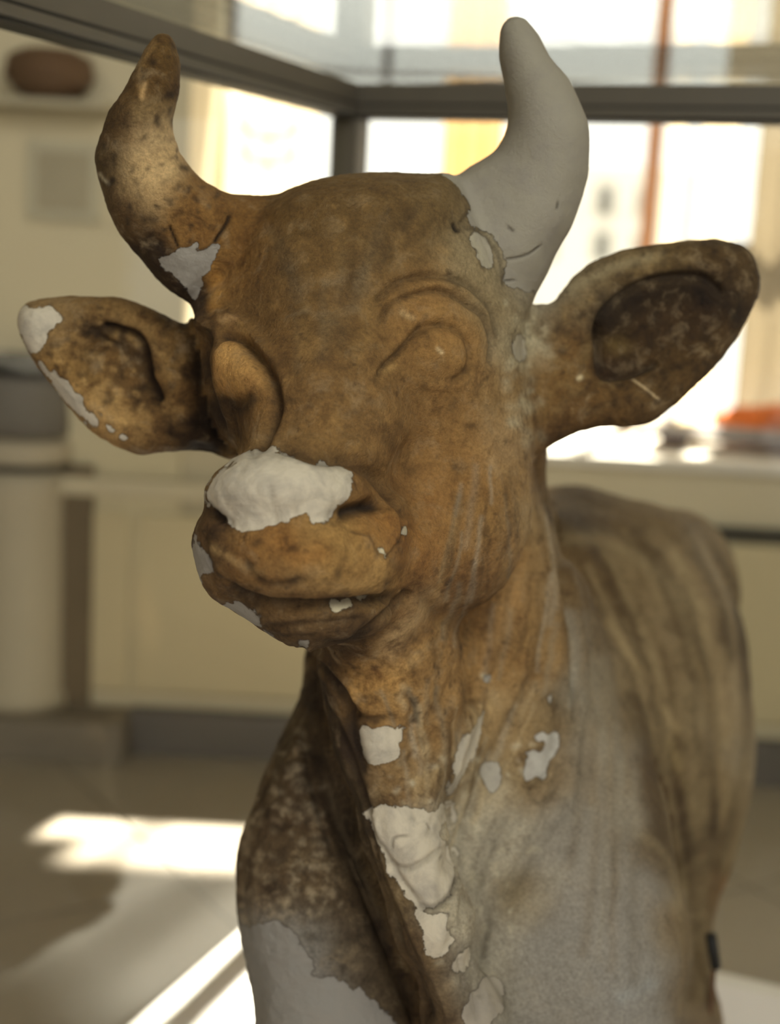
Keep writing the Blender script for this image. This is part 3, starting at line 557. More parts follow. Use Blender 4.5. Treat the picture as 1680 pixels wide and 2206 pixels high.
# --- masses.  cranium, brow, bridge
ell(790, 655, 1.61, 305, 255, .165, k=.04)
ell(850, 500, 1.60, 150, 105, .11, k=.05)
chain([(745, 640, 1.58, 215), (695, 880, 1.475, 165), (665, 1040, 1.42, 150)], .05)
ell(905, 800, 1.60, 175, 190, .13, k=.05)                    # right orbit and cheek bone
ell(532, 850, 1.52, 82, 150, .062, rot=8, k=.025)             # left orbit
ell(500, 770, 1.54, 55, 95, .06, k=.025)
# cheek and jaw
ell(965, 1010, 1.63, 195, 310, .135, k=.05)
chain([(760, 1210, 1.44, 110), (915, 1150, 1.56, 165)], .05)
# muzzle
ell(615, 1062, 1.375, 178, 96, .078, rot=-2, k=.018)
ell(640, 1190, 1.395, 222, 132, .100, rot=-4, k=.022)
ell(672, 1305, 1.425, 178, 86, .085, rot=-3, k=.018)
ell(500, 1235, 1.40, 78, 95, .05, rot=-28, k=.03)
ell(835, 1135, 1.42, 56, 78, .045, rot=-15, k=.02)
# throat, neck, dewlap
chain([(800, 1320, 1.53, 105), (850, 1450, 1.62, 130), (880, 1600, 1.68, 150)], .05)
chain([(950, 900, 1.82, 215), (955, 1040, 1.84, 220), (980, 1250, 1.86, 248), (1000, 1450, 1.88, 275), (1010, 1750, 1.92, 310)], .06)
chain([(790, 1470, 1.60, 62), (825, 1620, 1.60, 58), (870, 1800, 1.585, 62), (930, 1980, 1.58, 64), (1000, 2206, 1.60, 66), (1020, 2500, 1.68, 60)], .06)
ell(960, 1900, 1.78, 190, 330, .12, k=.06)
# left shoulder and foreleg
chain([(770, 1470, 1.88, 118), (705, 1700, 1.80, 165), (692, 1930, 1.74, 186), (722, 2206, 1.73, 180), (735, 2450, 1.76, 150)], .05)
# right shoulder and foreleg
chain([(1060, 1450, 1.93, 210), (1150, 1780, 1.86, 262), (1190, 2030, 1.80, 262), (1190, 2300, 1.80, 240), (1180, 2500, 1.82, 180)], .06)
# barrel, back, rump
chain([(1120, 1270, 2.12, 190), (1250, 1245, 2.35, 190), (1405, 1280, 2.60, 170)], .06)
chain([(1150, 1560, 2.05, 280), (1270, 1560, 2.38, 325), (1320, 1580, 2.6, 270)], .06)
ell(1270, 1500, 2.35, 325, 400, .34, k=.06)
# legs down to the platform
def wleg(top, mid, foot): chainw([(top[0], top[1]), (wq(*mid[0]), mid[1]), (wq(foot[0], foot[1], .26), .05), (wq(foot[0], foot[1], .206), .055)], .03)
wleg((Q(735, 2400, 1.76), .075), ((-.1, 1.5, .42), .05), (-.10, 1.47))
wleg((Q(1180, 2450, 1.82), .10), ((.2, 1.52, .42), .055), (.2, 1.50))
chain([(1440, 1780, 2.32, 130), (1465, 2000, 2.25, 84), (1478, 2210, 2.2, 70)], .04)
wleg((Q(1478, 2200, 2.2), .052), ((.43, 2.03, .42), .048), (.43, 2.06))
wleg((Q(1150, 1850, 2.55), .13), ((.12, 2.35, .48), .055), (.12, 2.40))
# horns
chain([(600, 560, 1.60, 120), (520, 525, 1.58, 106), (432, 500, 1.56, 116), (350, 425, 1.54, 104), (299, 330, 1.53, 87), (300, 255, 1.52, 77), (317, 185, 1.515, 62), (341, 118, 1.51, 43), (352, 88, 1.51, 19)], .016)
chain([(960, 580, 1.62, 140), (1040, 585, 1.61, 110), (1085, 520, 1.60, 116), (1135, 450, 1.59, 107), (1172, 365, 1.58, 97), (1178, 290, 1.57, 88), (1161, 200, 1.565, 73), (1127, 118, 1.56, 51), (1111, 74, 1.56, 38)], .016)
# ears
EL = [(470, 680), (415, 698), (350, 668), (270, 645), (170, 640), (90, 650), (50, 665), (35, 700), (45, 740), (75, 790), (110, 850), (180, 920), (240, 965), (300, 975), (350, 965), (430, 972), (500, 990), (560, 880), (540, 760)]
ER = [(1100, 700), (1165, 668), (1188, 655), (1210, 632), (1250, 592), (1300, 562), (1400, 530), (1500, 517), (1590, 521), (1625, 545), (1640, 600), (1635, 640), (1600, 720), (1560, 790), (1480, 862), (1380, 915), (1300, 918), (1235, 935), (1178, 975), (1080, 1010), (1040, 850)]
plate(EL, (1.625, 0.00005, 0, 300, 800), .026, .014)
plate(ER, (1.67, 0.00002, 0, 1400, 720), .030, .03)
ell(262, 800, 1.588, 112, 74, .034, rot=-50, k=.014, op='s')
ell(1415, 715, 1.632, 165, 92, .030, rot=30, k=.02, op='s')
ell(1325, 770, 1.64, 60, 62, .03, rot=10, k=.015, op='s')

def surface_nets(lo, hi, h):
    n = np.ceil((hi - lo) / h).astype(int) + 1; ax = [lo[i] + h * np.arange(n[i]) for i in range(3)]
    f = np.full(n, .12)
    for op, k, kind, a, l, u in PR:
        s = [slice(max(0, int((l[i] - lo[i]) / h)), min(n[i], int((u[i] - lo[i]) / h) + 2)) for i in range(3)]
        g = np.stack(np.meshgrid(ax[0][s[0]], ax[1][s[1]], ax[2][s[2]], indexing='ij'), -1); sh = g.shape[:3]
        if 0 in sh: continue
        f[s[0], s[1], s[2]] = comb(f[s[0], s[1], s[2]], prim(kind, a, g.reshape(-1, 3)).reshape(sh), k, op)
    ins = f < 0; c = np.zeros(np.array(n) - 1, int)
    for i in (0, 1):
        for j in (0, 1):
            for k_ in (0, 1): c += ins[i:n[0] - 1 + i, j:n[1] - 1 + j, k_:n[2] - 1 + k_]
    act = (c > 0) & (c < 8); idx = np.full(act.shape, -1); ii = np.argwhere(act); idx[act] = np.arange(len(ii))
    acc = np.zeros((len(ii), 3)); cnt = np.zeros(len(ii))
    cor = [np.array(v) for v in np.ndindex(2, 2, 2)]
    for a in cor:
        for d in range(3):
            if a[d]: continue
            b = a.copy(); b[d] = 1; va = f[tuple((ii + a).T)]; vb = f[tuple((ii + b).T)]; m = (va < 0) != (vb < 0)
            t = np.where(m, va / (va - vb + 1e-12), 0); p = ii + a + t[:, None] * (b - a); acc[m] += p[m]; cnt += m
    V = lo + h * acc / cnt[:, None]; Q4 = []
    for d in range(3):
        e = np.eye(3, dtype=int); o1, o2 = e[(d + 1) % 3], e[(d + 2) % 3]
        A = ins[tuple(slice(0, n[i] - 1) for i in range(3))]; sl_ = [slice(0, n[i] - 1) for i in range(3)]; sl_[d] = slice(1, n[d]); B = ins[tuple(sl_)]
        for fl_, src in ((True, A & ~B), (False, ~A & B)):
            q = np.argwhere(src); q = q[(q[:, (d + 1) % 3] > 0) & (q[:, (d + 2) % 3] > 0)]
            if not len(q): continue
            v = [idx[tuple((q - s).T)] for s in (0 * o1, o1, o1 + o2, o2)]; v = np.stack(v, 1)
            Q4.append(v if fl_ else v[:, ::-1])
    return V, np.concatenate(Q4)
def vnormals(V, Fq):
    n = np.cross(V[Fq[:, 2]] - V[Fq[:, 0]], V[Fq[:, 3]] - V[Fq[:, 1]]); N = np.zeros_like(V)
    for i in range(4):
        for c in range(3): N[:, c] += np.bincount(Fq[:, i], n[:, c], len(V))
    return N / (np.linalg.norm(N, axis=1, keepdims=True) + 1e-12)
def grad(P, e=.0015):
    K = np.array([[1, -1, -1], [-1, -1, 1], [-1, 1, -1], [1, 1, 1.]]); g = np.zeros_like(P); s = 0
    for k_ in K: d = sdf(P + k_ * e); g += k_ * d[:, None]; s = s + d
    return s / 4, g / (4 * e)
def project(V, m, it=2):
    for _ in range(it):
        P = V[m]; d, g = grad(P); g2 = (g * g).sum(1) + 1e-6; st = np.clip(d, -.006, .006) / np.maximum(g2, .3)
        V[m] = P - g * st[:, None]
def subdiv(V, Fq, sel):
    a = Fq[sel]; keep = Fq[~sel]; nV = len(V)
    E = np.concatenate([np.stack([a[:, i], a[:, (i + 1) % 4]], 1) for i in range(4)]); Es = np.sort(E, 1)
    key = Es[:, 0].astype(np.int64) * nV + Es[:, 1]; u, inv, cnt = np.unique(key, return_inverse=True, return_counts=True)
    ev = np.stack([u // nV, u % nV], 1); mid = (V[ev[:, 0]] + V[ev[:, 1]]) / 2; ctr = V[a].mean(1)
    m = len(a); ei = [nV + inv[i * m:(i + 1) * m] for i in range(4)]; ci = nV + len(u) + np.arange(m)
    q = [np.stack([a[:, i], ei[i], ci, ei[(i - 1) % 4]], 1) for i in range(4)]
    free = np.ones(nV + len(u) + m, bool); free[nV:nV + len(u)] = cnt == 2; free[:nV] = False; free[np.unique(a)] = True
    if len(keep): free[np.unique(keep)] = False
    return np.concatenate([V, mid, ctr]), np.concatenate([keep] + q), free, nV
def relax(V, Fq, free, it=1, lam=.5):
    for _ in range(it):
        S = np.zeros_like(V); c = np.zeros(len(V))
        for i in range(4):
            j = Fq[:, (i + 1) % 4]; k_ = Fq[:, (i - 1) % 4]
            for d in range(3): S[:, d] += np.bincount(Fq[:, i], V[j, d] + V[k_, d], len(V))
            c += np.bincount(Fq[:, i], minlength=len(V)) * 2
        T = S / np.maximum(c, 1)[:, None]; V[free] += lam * (T - V)[free]

V, Fq = surface_nets(np.array([-.48, -1.16, 1.20]), np.array([.62, .60, 2.90]), .0085)
fr_ = np.ones(len(V), bool); relax(V, Fq, fr_, 2); project(V, fr_, 2)
V, Fq, fr_, _ = subdiv(V, Fq, np.ones(len(Fq), bool)); relax(V, Fq, fr_, 1); project(V, fr_, 2)
def to_px(V): return np.stack([V[:, 0] / V[:, 2] * F + 840, 1103 - V[:, 1] / V[:, 2] * F], 1)
def facing(V, N): return -(N * (V / np.linalg.norm(V, axis=1, keepdims=True))).sum(1)
def visible(V, N):
    p = to_px(V); B = 12; gx = np.clip((p[:, 0] // B).astype(int) + 5, 0, 160); gy = np.clip((p[:, 1] // B).astype(int) + 5, 0, 260)
    zb = np.full((161, 261), 9.); np.minimum.at(zb, (gx, gy), V[:, 2])
    z3 = zb.copy()
    return np.clip(1 - (V[:, 2] - z3[gx, gy] - .05) / .02, 0, 1) * np.clip(facing(V, N) * 6 + .6, 0, 1)
N = vnormals(V, Fq); 
if np.median((N * grad(V[:]*1.0)[1]).sum(1)) < 0: Fq = Fq[:, ::-1]; N = -N
def fit(V, outline, layer, wt, R=55, band=75, closed=False):
    o = smooth_poly(outline, 3, closed); d = np.gradient(o, axis=0); d /= np.linalg.norm(d, axis=1, keepdims=True) + 1e-9; n_ = np.stack([d[:, 1], -d[:, 0]], 1)
    p = to_px(V); B = 3.0; occ = np.zeros((700, 860), bool)
    L = layer(V); q = Fq[L[Fq].all(1)]; cor_ = p[q]
    for a in np.linspace(0, 1, 6):
        for b_ in np.linspace(0, 1, 6):
            s_ = (cor_[:, 0] * (1 - a) + cor_[:, 1] * a) * (1 - b_) + (cor_[:, 3] * (1 - a) + cor_[:, 2] * a) * b_
            gx = ((s_[:, 0] + 150) / B).astype(int); gy = ((s_[:, 1] + 150) / B).astype(int); ok = (gx >= 0) & (gx < 700) & (gy >= 0) & (gy < 860); occ[gx[ok], gy[ok]] = True
    ts = np.arange(-band, band + 1, 1.5); S = o[:, None] + ts[None, :, None] * n_[:, None]
    gx = np.clip(((S[..., 0] + 150) / B).astype(int), 0, 699); gy = np.clip(((S[..., 1] + 150) / B).astype(int), 0, 859); I = occ[gx, gy]
    P_, D_ = [], []
    for i in range(len(o)):
        tr = np.nonzero(I[i, :-1] & ~I[i, 1:])[0]
        if not len(tr): continue
        t = ts[tr[np.argmin(np.abs(ts[tr]))]] - 1.0
        P_.append(o[i] + t * n_[i]); D_.append(-t * n_[i])
    P_ = np.array(P_); D_ = np.array(D_); print('fit mean', np.abs(D_).sum(1).mean(), 'max', np.abs(D_).sum(1).max(), 'n', len(P_), '/', len(o))
    m = np.nonzero(wt(V) > .01)[0]; num_ = np.zeros((len(m), 2)); den_ = np.zeros(len(m)); mx_ = np.zeros(len(m)); pm_ = p[m]
    for a, b_ in zip(P_, D_):
        g = np.exp(-((pm_ - a) ** 2).sum(1) / (R * R)); num_ += g[:, None] * b_; den_ += g; mx_ = np.maximum(mx_, g)
    dd = num_ / (den_ + 1e-6)[:, None] * np.minimum(mx_ * 1.15, 1)[:, None] * wt(V)[m][:, None]
    V[m, 0] += dd[:, 0] / F * V[m, 2]; V[m, 1] -= dd[:, 1] / F * V[m, 2]
zst = lambda V: np.clip((2.02 - V[:, 2]) / .14, 0, 1)
for it_ in range(3):
    fit(V, OUT_FRONT, lambda V: V[:, 2] < 1.97, zst, 50)
    fit(V, OUT_BACK, lambda V: V[:, 2] > 0, lambda V: 1 - zst(V), 90)
relax(V, Fq, fr_, 2, .3); relax(V, Fq, (V[:, 2] > 2.0), 25, .5)
c_ = V[Fq].mean(1); cp = to_px(c_); fc = facing(c_, vnormals(V, Fq)[Fq[:, 0]])
sel = (c_[:, 2] < 1.95) & (fc > -.25) & (cp[:, 1] < 2260)
V, Fq, fr_, n0 = subdiv(V, Fq, sel); relax(V, Fq, fr_, 3, .4)
N = vnormals(V, Fq); PX = to_px(V); vis = visible(V, N)

def vnoise(P, sc, seed=0):
    r = np.random.RandomState(seed).rand(32768); q = P * sc + 100; i = np.floor(q).astype(np.int64); f = q - i; f = f * f * (3 - 2 * f); out = 0
    for a in (0, 1):
        for b_ in (0, 1):
            for c in (0, 1):
                h = ((i[:, 0] + a) * 73856093 ^ (i[:, 1] + b_) * 19349663 ^ (i[:, 2] + c) * 83492791) & 0x7fffffff; h = ((h ^ (h >> 13)) * 1274126177) & 0x7fffffff; h = (h ^ (h >> 16)) & 32767
                out = out + r[h] * (f[:, 0] if a else 1 - f[:, 0]) * (f[:, 1] if b_ else 1 - f[:, 1]) * (f[:, 2] if c else 1 - f[:, 2])
    return out - .5
dark = np.zeros(len(V)); disp = .0028 * vnoise(V, 22, 1) + .002 * vnoise(V, 55, 2) + .0012 * vnoise(V, 130, 3) + .0008 * vnoise(V, 260, 4)
VI = np.nonzero(vis > .02)[0]; VI = VI[np.argsort(PX[VI, 1])]; VY = PX[VI, 1].copy(); VX = PX[VI, 0].copy()
def near(pl, r):
    lo = pl.min(0) - r; hi = pl.max(0) + r; a, b_ = np.searchsorted(VY, (lo[1], hi[1])); x = VX[a:b_]
    return VI[a:b_][(x > lo[0]) & (x < hi[0])]
HR = [(1010, -50), (1330, -50), (1330, 500), (1175, 640), (1120, 655), (1090, 640), (1085, 575), (1060, 520), (1000, 470), (960, 400), (950, 330)]
disp *= 1 - .75 * np.clip(-poly_sd(PX, np.array(HR, float)) / 25 + .5, 0, 1) * (V[:, 2] < 1.85)
def between(A, B, n, wr, fn, lo=.0, hi=1.0):       # n irregular lines running between two guide curves
    A = smooth_poly(A, 6, False); B = smooth_poly(B, 6, False); ia = np.linspace(0, 1, 9); out = []
    fa = lambda C, t: np.stack([np.interp(t, np.linspace(0, 1, len(C)), C[:, 0]), np.interp(t, np.linspace(0, 1, len(C)), C[:, 1])], -1)
    for _ in range(n):
        u = rs.random(); t0 = rs.uniform(lo, .75); t1 = min(hi, t0 + rs.uniform(.15, .5)); t = np.linspace(t0, t1, 6)
        w_ = np.clip(u + np.cumsum([rs.uniform(-.02, .02) for _ in t]), 0, 1)[:, None]
        out.append((fa(A, t) * (1 - w_) + fa(B, t) * w_, rs.uniform(*wr)) + fn())
    return [(tuple(map(tuple, o[0])),) + o[1:] for o in out]
rs = random.Random(11)
STROKES += between([(760,1400),(800,1500),(830,1620),(860,1760)], [(1190,1280),(1150,1420),(1060,1640),(960,1850)], 34, (4, 10), lambda: (rs.uniform(-1.6, 2.0), rs.uniform(0, .22)))
STROKES += between([(1190,1180),(1210,1320),(1225,1500),(1180,1700),(1060,1950)], [(1230,1250),(1262,1400),(1280,1560),(1260,1760),(1130,2000)], 16, (5, 10), lambda: (rs.uniform(-1.8, 2.2), rs.uniform(0, .15)))
STROKES += between([(660,1440),(680,1600),(760,1850),(860,2100)], [(740,1480),(790,1640),(830,1880),(920,2100)], 22, (4, 9), lambda: (rs.uniform(-2, 3), rs.uniform(0, .35)))
STROKES += between([(1000,1680),(940,1850),(950,2020),(1010,2206)], [(1210,1700),(1120,1850),(1060,2000),(1040,2206)], 22, (5, 11), lambda: (rs.uniform(-1.8, 2.2), rs.uniform(0, .2)))
STROKES += between([(560,980),(600,1160),(640,1330)], [(860,1100),(840,1200),(800,1340)], 10, (4, 7), lambda: (rs.uniform(-1, 1.4), rs.uniform(0, .18)))
def dots(n, poly, r, col, amt):
    P_ = np.array(poly, float); out = []; lo_, hi_ = P_.min(0), P_.max(0)
    while len(out) < n:
        q = (rs.uniform(lo_[0], hi_[0]), rs.uniform(lo_[1], hi_[1]))
        if poly_sd(np.array([q]), P_)[0] < 0:
            k_ = rs.uniform(*r); a = rs.uniform(0, 6.3); out.append(([q, (q[0] + k_ * 1.3 * math.cos(a), q[1] + k_ * 1.3 * math.sin(a))], k_, col, rs.uniform(*amt)))
    return out
tan_, rib, umb = (172, 152, 118), (150, 132, 100), (84, 62, 36)
G1, G2 = [(1225,1150),(1300,1300),(1390,1500),(1430,1700),(1470,1900),(1480,2150)], [(1500,1130),(1590,1300),(1615,1550),(1595,1780),(1545,1950),(1530,2150)]
for c_, n_, a_ in ((tan_, 26, (.12, .4)), (umb, 30, (.15, .5)), (rib, 16, (.2, .5))): CSTROKES += between(G1, G2, n_, (7, 18), lambda: (c_, rs.uniform(*a_)))
CSTROKES += between([(1220,1300),(1250,1500),(1240,1700),(1180,2000)], [(1300,1330),(1360,1560),(1380,1800),(1400,2150)], 26, (6, 16), lambda: (rs.choice([(160,152,138), (112,100,84), (150,126,92)]), rs.uniform(.1, .35)))
CSTROKES += between([(1000,1000),(960,1200),(900,1400)], [(1160,1000),(1200,1250),(1180,1500)], 40, (3, 9), lambda: (rs.choice([(184,146,92), (110,80,46), (160,150,134), (146,134,114), (130,104,70)]), rs.uniform(.2, .55)))
CSTROKES += between([(800,1480),(860,1650),(880,1850)], [(1180,1450),(1120,1600),(1000,1850)], 40, (3, 9), lambda: (rs.choice([(190,170,136), (110,84,52), (172,164,148), (150,140,120)]), rs.uniform(.2, .6)))
CSTROKES += between([(650,1000),(760,1000),(880,1080)], [(900,560),(960,900),(960,1180)], 20, (6, 16), lambda: (rs.choice([(96,70,34),(168,128,76)]), rs.uniform(.1, .3)))
CSTROKES += between([(560,500),(620,620),(640,800)], [(960,430),(860,560),(780,760)], 24, (8, 20), lambda: (rs.choice([(90,66,32),(150,118,70),(120,104,80)]), rs.uniform(.1, .35)))
CSTROKES += dots(170, [(530,1640),(640,1560),(690,1700),(740,1950),(600,2010),(515,1990),(510,1850)], (3, 9), (166, 152, 130), (.15, .55))
CSTROKES += dots(90, [(640,1580),(760,1700),(860,2050),(700,2080),(520,1980)], (4, 12), (74, 58, 38), (.2, .5))
CSTROKES += dots(70, [(300,80),(380,100),(380,300),(480,430),(430,520),(330,560),(240,450),(215,330)], (3, 8), (62, 40, 18), (.3, .75))
CSTROKES += dots(90, [(60,680),(250,650),(430,700),(450,960),(250,950),(80,760)], (3, 11), (70, 46, 20), (.25, .7))
CSTROKES += dots(80, [(90,680),(250,700),(400,760),(400,930),(250,930),(110,780)], (3, 9), (190, 152, 96), (.2, .5))
CSTROKES += dots(120, [(1200,680),(1400,540),(1620,560),(1600,700),(1450,860),(1230,920)], (3, 11), (66, 44, 20), (.2, .6))
CSTROKES += dots(60, [(1170,700),(1400,545),(1560,540),(1400,590),(1270,650),(1290,800),(1400,830),(1380,880),(1190,920)], (3, 10), (156, 128, 84), (.15, .4))
CSTROKES += dots(120, [(560,480),(900,400),(1000,600),(1080,900),(900,1300),(700,1000),(600,900)], (4, 14), (176, 136, 80), (.08, .3))
CSTROKES += dots(120, [(560,480),(900,400),(1000,600),(1080,900),(900,1300),(700,1000),(600,900)], (4, 14), (84, 60, 28), (.1, .35))
CSTROKES += dots(60, [(430,1130),(880,1160),(850,1320),(600,1380),(450,1270)], (3, 10), (78, 52, 24), (.2, .6))
CSTROKES += dots(60, [(740,1400),(1000,1330),(1050,1500),(880,1640),(780,1560)], (3, 10), (100, 66, 30), (.25, .6))
CSTROKES += dots(50, [(820,1660),(1150,1500),(1180,1900),(1000,2150),(880,1950)], (3, 8), (188, 180, 160), (.2, .6))
CSTROKES += dots(50, [(1080,650),(1180,640),(1190,800),(1160,1000),(1090,900)], (4, 12), (176, 166, 142), (.2, .5))
for pts, w, dep, dk in STROKES:
    pl = smooth_poly(pts, 5, False); m = near(pl, 3 * w)
    if not len(m): continue
    d = seg_dist(PX[m], pl); g = np.exp(-(d / w) ** 2)
    # taper at both ends
    e0 = np.linalg.norm(PX[m] - pl[0], axis=1); e1 = np.linalg.norm(PX[m] - pl[-1], axis=1); tp = np.clip(np.minimum(e0, e1) / (2.2 * w), .15, 1)
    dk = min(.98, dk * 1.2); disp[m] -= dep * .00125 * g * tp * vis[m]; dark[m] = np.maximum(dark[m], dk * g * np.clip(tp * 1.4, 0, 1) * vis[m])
for x, y, rx, ry, rot, h in BUMPS:
    t = math.radians(rot); m = np.nonzero((np.abs(PX[:, 0] - x) < 3 * max(rx, ry)) & (np.abs(PX[:, 1] - y) < 3 * max(rx, ry)) & (vis > .02))[0]
    dx, dy = PX[m, 0] - x, PX[m, 1] - y; u = (dx * math.cos(t) + dy * math.sin(t)) / rx; v = (-dx * math.sin(t) + dy * math.cos(t)) / ry
    disp[m] += h * .001 * np.exp(-(u * u + v * v) ** 1.5) * vis[m]
# chips: signed distance (px) to each bared patch, positive inside
chip = np.full(len(V), -60.); ccol = np.zeros((len(V), 4)); ccol[:] = srgb(182, 178, 170)
for col, dep, pts in CHIPS:
    pl = smooth_poly(pts, 3); m = near(pl, 60)
    if not len(m): continue
    sz = min(1., float((pl.max(0) - pl.min(0)).min()) / 90); s = -poly_sd(PX[m], pl) + sz * 16 * vnoise(V[m], 60, 5) + max(sz, .5) * 10 * vnoise(V[m], 170, 6); s = np.where(vis[m] > .3, s, -60.); up = s > chip[m]
    mi = m[up]; chip[mi] = s[up]; ccol[mi] = srgb(*col)
    disp[m] -= dep * .001 * (1 / (1 + np.exp(-s / 2.0))) * vis[m]
V = V + N * disp[:, None]; relax(V, Fq, fr_, 1, .12)
N = vnormals(V, Fq)
# base colour: blended tones of stained plaster, with some light and shade painted in
def tone(c):
    L = np.array(srgb(*c)); lum = L[:3] @ np.array([.25, .65, .1]); sat = min(1, (max(c) - min(c)) / max(c) / .55)
    L[:3] *= (lum / .16) ** .36; L[:3] *= np.array([1.04, .99, .89]) * (1 - sat) + np.array([.87, .84, .68]) * sat; g_ = L[:3] @ np.array([.25, .65, .1]); L[:3] = L[:3] * .93 + g_ * .07; return L
num = np.zeros((len(V), 4)); den = np.zeros(len(V))
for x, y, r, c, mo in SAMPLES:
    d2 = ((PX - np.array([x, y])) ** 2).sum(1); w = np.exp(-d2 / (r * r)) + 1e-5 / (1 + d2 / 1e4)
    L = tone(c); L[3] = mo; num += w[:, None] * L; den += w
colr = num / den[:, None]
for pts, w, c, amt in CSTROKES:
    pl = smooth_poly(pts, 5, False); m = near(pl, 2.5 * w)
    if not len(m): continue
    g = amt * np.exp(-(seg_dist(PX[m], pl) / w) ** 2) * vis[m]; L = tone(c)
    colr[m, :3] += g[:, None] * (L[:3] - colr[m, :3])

def stone_material():
    m = bpy.data.materials.new('stained_plaster'); m.use_nodes = True; nt = m.node_tree; n = nt.nodes; lk = nt.links.new; b = n['Principled BSDF']
    def attr(nm): a = n.new('ShaderNodeAttribute'); a.attribute_name = nm; return a
    def noise(sc, det=6, ro=.6, dist=0):
        z = n.new('ShaderNodeTexNoise'); z.inputs['Scale'].default_value = sc; z.inputs['Detail'].default_value = det; z.inputs['Roughness'].default_value = ro; z.inputs['Distortion'].default_value = dist
        lk(tc.outputs['Object'], z.inputs['Vector']); return z
    def mth(op, a, b_, cl=False):
        z = n.new('ShaderNodeMath'); z.operation = op; z.use_clamp = cl
        for i, v in enumerate((a, b_)):
            if isinstance(v, (int, float)): z.inputs[i].default_value = v
            else: lk(v, z.inputs[i])
        return z.outputs[0]
    def mr(v, a, b_, c=0, d=1):
        z = n.new('ShaderNodeMapRange'); z.inputs[1].default_value = a; z.inputs[2].default_value = b_; z.inputs[3].default_value = c; z.inputs[4].default_value = d; lk(v, z.inputs[0]); return z.outputs[0]
    def mix(f, a, b_, mode='MIX'):
        z = n.new('ShaderNodeMix'); z.data_type = 'RGBA'; z.blend_type = mode
        for i, v in ((0, f), (6, a), (7, b_)):
            if isinstance(v, (int, float, tuple)): z.inputs[i].default_value = v
            else: lk(v, z.inputs[i])
        return z.outputs[2]
    tc = n.new('ShaderNodeTexCoord'); base = attr('stain_and_shade'); ch = attr('chip'); cc_ = attr('chip_colour'); dk = attr('crease_dark')
    big = noise(9, 7, .62, .3); mid = noise(34, 8, .68, .4); fine = noise(240, 5, .8); spk = noise(75, 3, .5)
    mot = base.outputs['Alpha']
    c = base.outputs['Color']
    # darker brown blotches, paler rubbed places, fine speckle
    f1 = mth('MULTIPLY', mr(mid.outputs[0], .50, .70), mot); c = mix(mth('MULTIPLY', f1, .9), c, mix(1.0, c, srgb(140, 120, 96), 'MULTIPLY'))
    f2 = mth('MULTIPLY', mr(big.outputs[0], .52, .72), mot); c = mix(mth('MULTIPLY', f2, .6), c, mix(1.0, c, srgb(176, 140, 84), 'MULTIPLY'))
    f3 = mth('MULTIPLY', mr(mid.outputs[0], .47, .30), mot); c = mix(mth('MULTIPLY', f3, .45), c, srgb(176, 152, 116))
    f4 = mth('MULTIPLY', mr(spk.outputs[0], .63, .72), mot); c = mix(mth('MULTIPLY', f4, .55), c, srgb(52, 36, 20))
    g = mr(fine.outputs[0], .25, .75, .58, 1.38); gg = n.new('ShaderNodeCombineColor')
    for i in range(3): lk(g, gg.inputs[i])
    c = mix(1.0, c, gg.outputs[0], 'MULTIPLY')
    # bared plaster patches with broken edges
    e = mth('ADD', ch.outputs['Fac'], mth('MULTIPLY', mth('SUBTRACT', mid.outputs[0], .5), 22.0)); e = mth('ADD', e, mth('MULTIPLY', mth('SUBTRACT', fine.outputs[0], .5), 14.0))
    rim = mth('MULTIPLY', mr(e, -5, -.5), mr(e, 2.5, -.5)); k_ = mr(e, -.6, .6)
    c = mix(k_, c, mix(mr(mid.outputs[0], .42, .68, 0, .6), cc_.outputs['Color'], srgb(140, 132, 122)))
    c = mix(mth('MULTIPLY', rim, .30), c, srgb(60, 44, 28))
    c = mix(dk.outputs['Fac'], c, srgb(34, 22, 12))  # shade of creases and gaps painted in, along with cracks and stains
    lk(c, b.inputs['Base Color']); b.inputs['Roughness'].default_value = .72; b.inputs['Specular IOR Level'].default_value = .35
    hgt = mth('ADD', mth('MULTIPLY', mid.outputs[0], .7), mth('MULTIPLY', fine.outputs[0], .3)); hgt = mth('MULTIPLY', hgt, mth('SUBTRACT', 1.0, mth('MULTIPLY', k_, .6))); hgt = mth('SUBTRACT', hgt, mth('MULTIPLY', k_, .05)); hgt = mth('SUBTRACT', hgt, mth('MULTIPLY', dk.outputs['Fac'], .3))
    bp = n.new('ShaderNodeBump'); bp.inputs['Strength'].default_value = 1.0; bp.inputs['Distance'].default_value = .009; lk(hgt, bp.inputs['Height']); lk(bp.outputs[0], b.inputs['Normal'])
    return m
stone = stone_material()
foot = Vector((.15, 1.9, .15)); bull = empty('bull_statue', foot, 'horned bull statue of stained brown and grey plaster standing on the white platform', 'statue')
W = CAM + V[:, :1] * R2 + V[:, 1:2] * U2 + V[:, 2:3] * FW
NW = N[:, :1] * R2 + N[:, 1:2] * U2 + N[:, 2:3] * FW
fp = to_px(V[Fq].mean(1)); fz = V[Fq].mean(1)[:, 2]; part = np.zeros(len(Fq), int)
nzj = 9 * np.sin(fp[:, 0] * .11 + fp[:, 1] * .07) + 5 * np.sin(fp[:, 1] * .23 - fp[:, 0] * .17)
front = fz < 1.85
def inside(poly, j=1): return poly_sd(fp + j * nzj[:, None] * .5, np.array(poly, float)) < 0
HL = [(150, -50), (460, -50), (500, 405), (505, 455), (470, 520), (440, 575), (400, 640), (390, 672), (300, 640), (150, 450)]
HR = [(1010, -50), (1330, -50), (1330, 500), (1175, 640), (1120, 655), (1090, 640), (1085, 575), (1060, 520), (1000, 470), (960, 400), (950, 330)]
part[inside(HL) & front] = 1; part[inside(HR) & front] = 2
part[inside([(-60, 560), (385, 600), (425, 680), (425, 1040), (-60, 1040)]) & (part == 0) & front & (fp[:, 0] < 425)] = 3
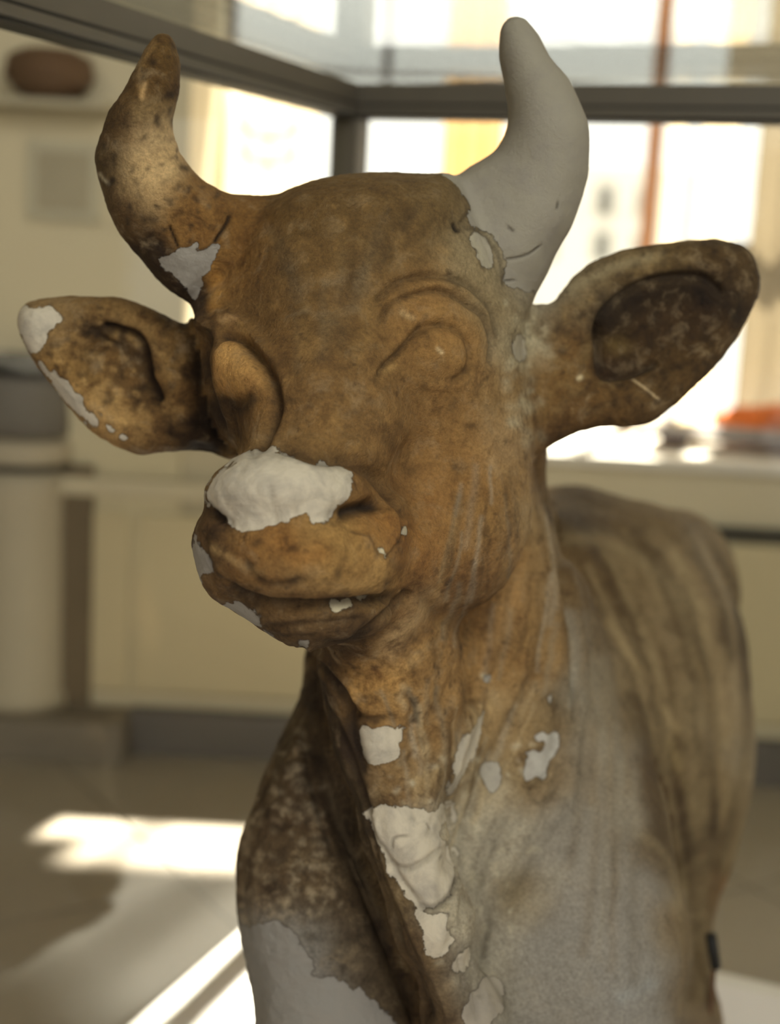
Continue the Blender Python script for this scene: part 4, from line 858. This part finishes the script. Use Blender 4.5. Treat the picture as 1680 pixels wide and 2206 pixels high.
part[inside([(1195, 400), (1800, 400), (1800, 1010), (1215, 1010), (1190, 940), (1185, 700)]) & (part == 0) & front] = 4
fv = facing(V[Fq].mean(1), N[Fq[:, 0]])

el = (((fp[:, 0] - 512) / 46) ** 2 + ((fp[:, 1] - 795) / 66) ** 2 < 1) & (fz < 1.6) & (fv > 0); part[el] = 5
er = (((fp[:, 0] - 940) / 66) ** 2 + ((fp[:, 1] - 760) / 58) ** 2 < 1) & (fz < 1.6) & (fv > 0); part[er] = 6
def emit(name, k, label=None):
    f = Fq[part == k][:, ::-1]; u, inv = np.unique(f, return_inverse=True); inv = inv.reshape(f.shape)
    me = bpy.data.meshes.new(name); me.vertices.add(len(u)); me.loops.add(inv.size); me.polygons.add(len(inv))
    me.vertices.foreach_set('co', (W[u] - np.array(foot)).astype(np.float32).ravel())
    me.loops.foreach_set('vertex_index', inv.ravel().astype(np.int32)); me.polygons.foreach_set('loop_start', np.arange(0, inv.size, 4, dtype=np.int32))
    me.update(calc_edges=True); me.polygons.foreach_set('use_smooth', np.ones(len(inv), bool))
    for nm, ty, data in (('stain_and_shade', 'FLOAT_COLOR', colr[u]), ('chip_colour', 'FLOAT_COLOR', ccol[u])):
        a = me.attributes.new(nm, ty, 'POINT'); a.data.foreach_set('color', data.astype(np.float32).ravel())
    for nm, data in (('chip', chip[u]), ('crease_dark', dark[u])):
        a = me.attributes.new(nm, 'FLOAT', 'POINT'); a.data.foreach_set('value', data.astype(np.float32))
    me.validate(); me.normals_split_custom_set_from_vertices(NW[u].astype(np.float32).tolist())
    me.materials.append(stone); o = bpy.data.objects.new(name, me); COL.objects.link(o); o.parent = bull
    if label: o['label'] = label
    return o
emit('body', 0)
emit('horn', 1, 'brown stained horn at the left'); emit('horn', 2, 'bare grey plaster horn at the right')
emit('ear', 3, 'left ear with a bared white tip'); emit('ear', 4, 'right ear, brown with a dark hollow')
emit('eye', 5, 'bulging eye in the deep left socket'); emit('eye', 6)
def rod(name, a, c, r, m, n=14):
    a = Vector(tuple(CAM + a[0] * R2 + a[1] * U2 + a[2] * FW)); c = Vector(tuple(CAM + c[0] * R2 + c[1] * U2 + c[2] * FW)); d = c - a
    bm = bmesh.new(); bmesh.ops.create_cone(bm, cap_ends=True, segments=n, radius1=r, radius2=r * .92, depth=d.length, matrix=Matrix.Translation((a + c) / 2) @ d.to_track_quat('Z', 'Y').to_matrix().to_4x4())
    for f in bm.faces: f.smooth = len(f.verts) == 4
    return obj(name, bm, m, bull)
rod('bracket', Q(1531, 2012, 2.14), Q(1542, 2086, 2.14), .0085, gasket)
e_ = CAM + Q(1545, 2090, 2.14) @ np.array([R2, U2, FW]); rod('support_rod', Q(1540, 2080, 2.14), wq(e_[0] + .0, e_[1] + .02, .15), .0032, mat('rusty_iron', srgb(92, 60, 34), .7))
print('statue verts', len(V), 'quads', len(Fq), 'visible z range', V[:, 2].min(), V[:, 2].max())
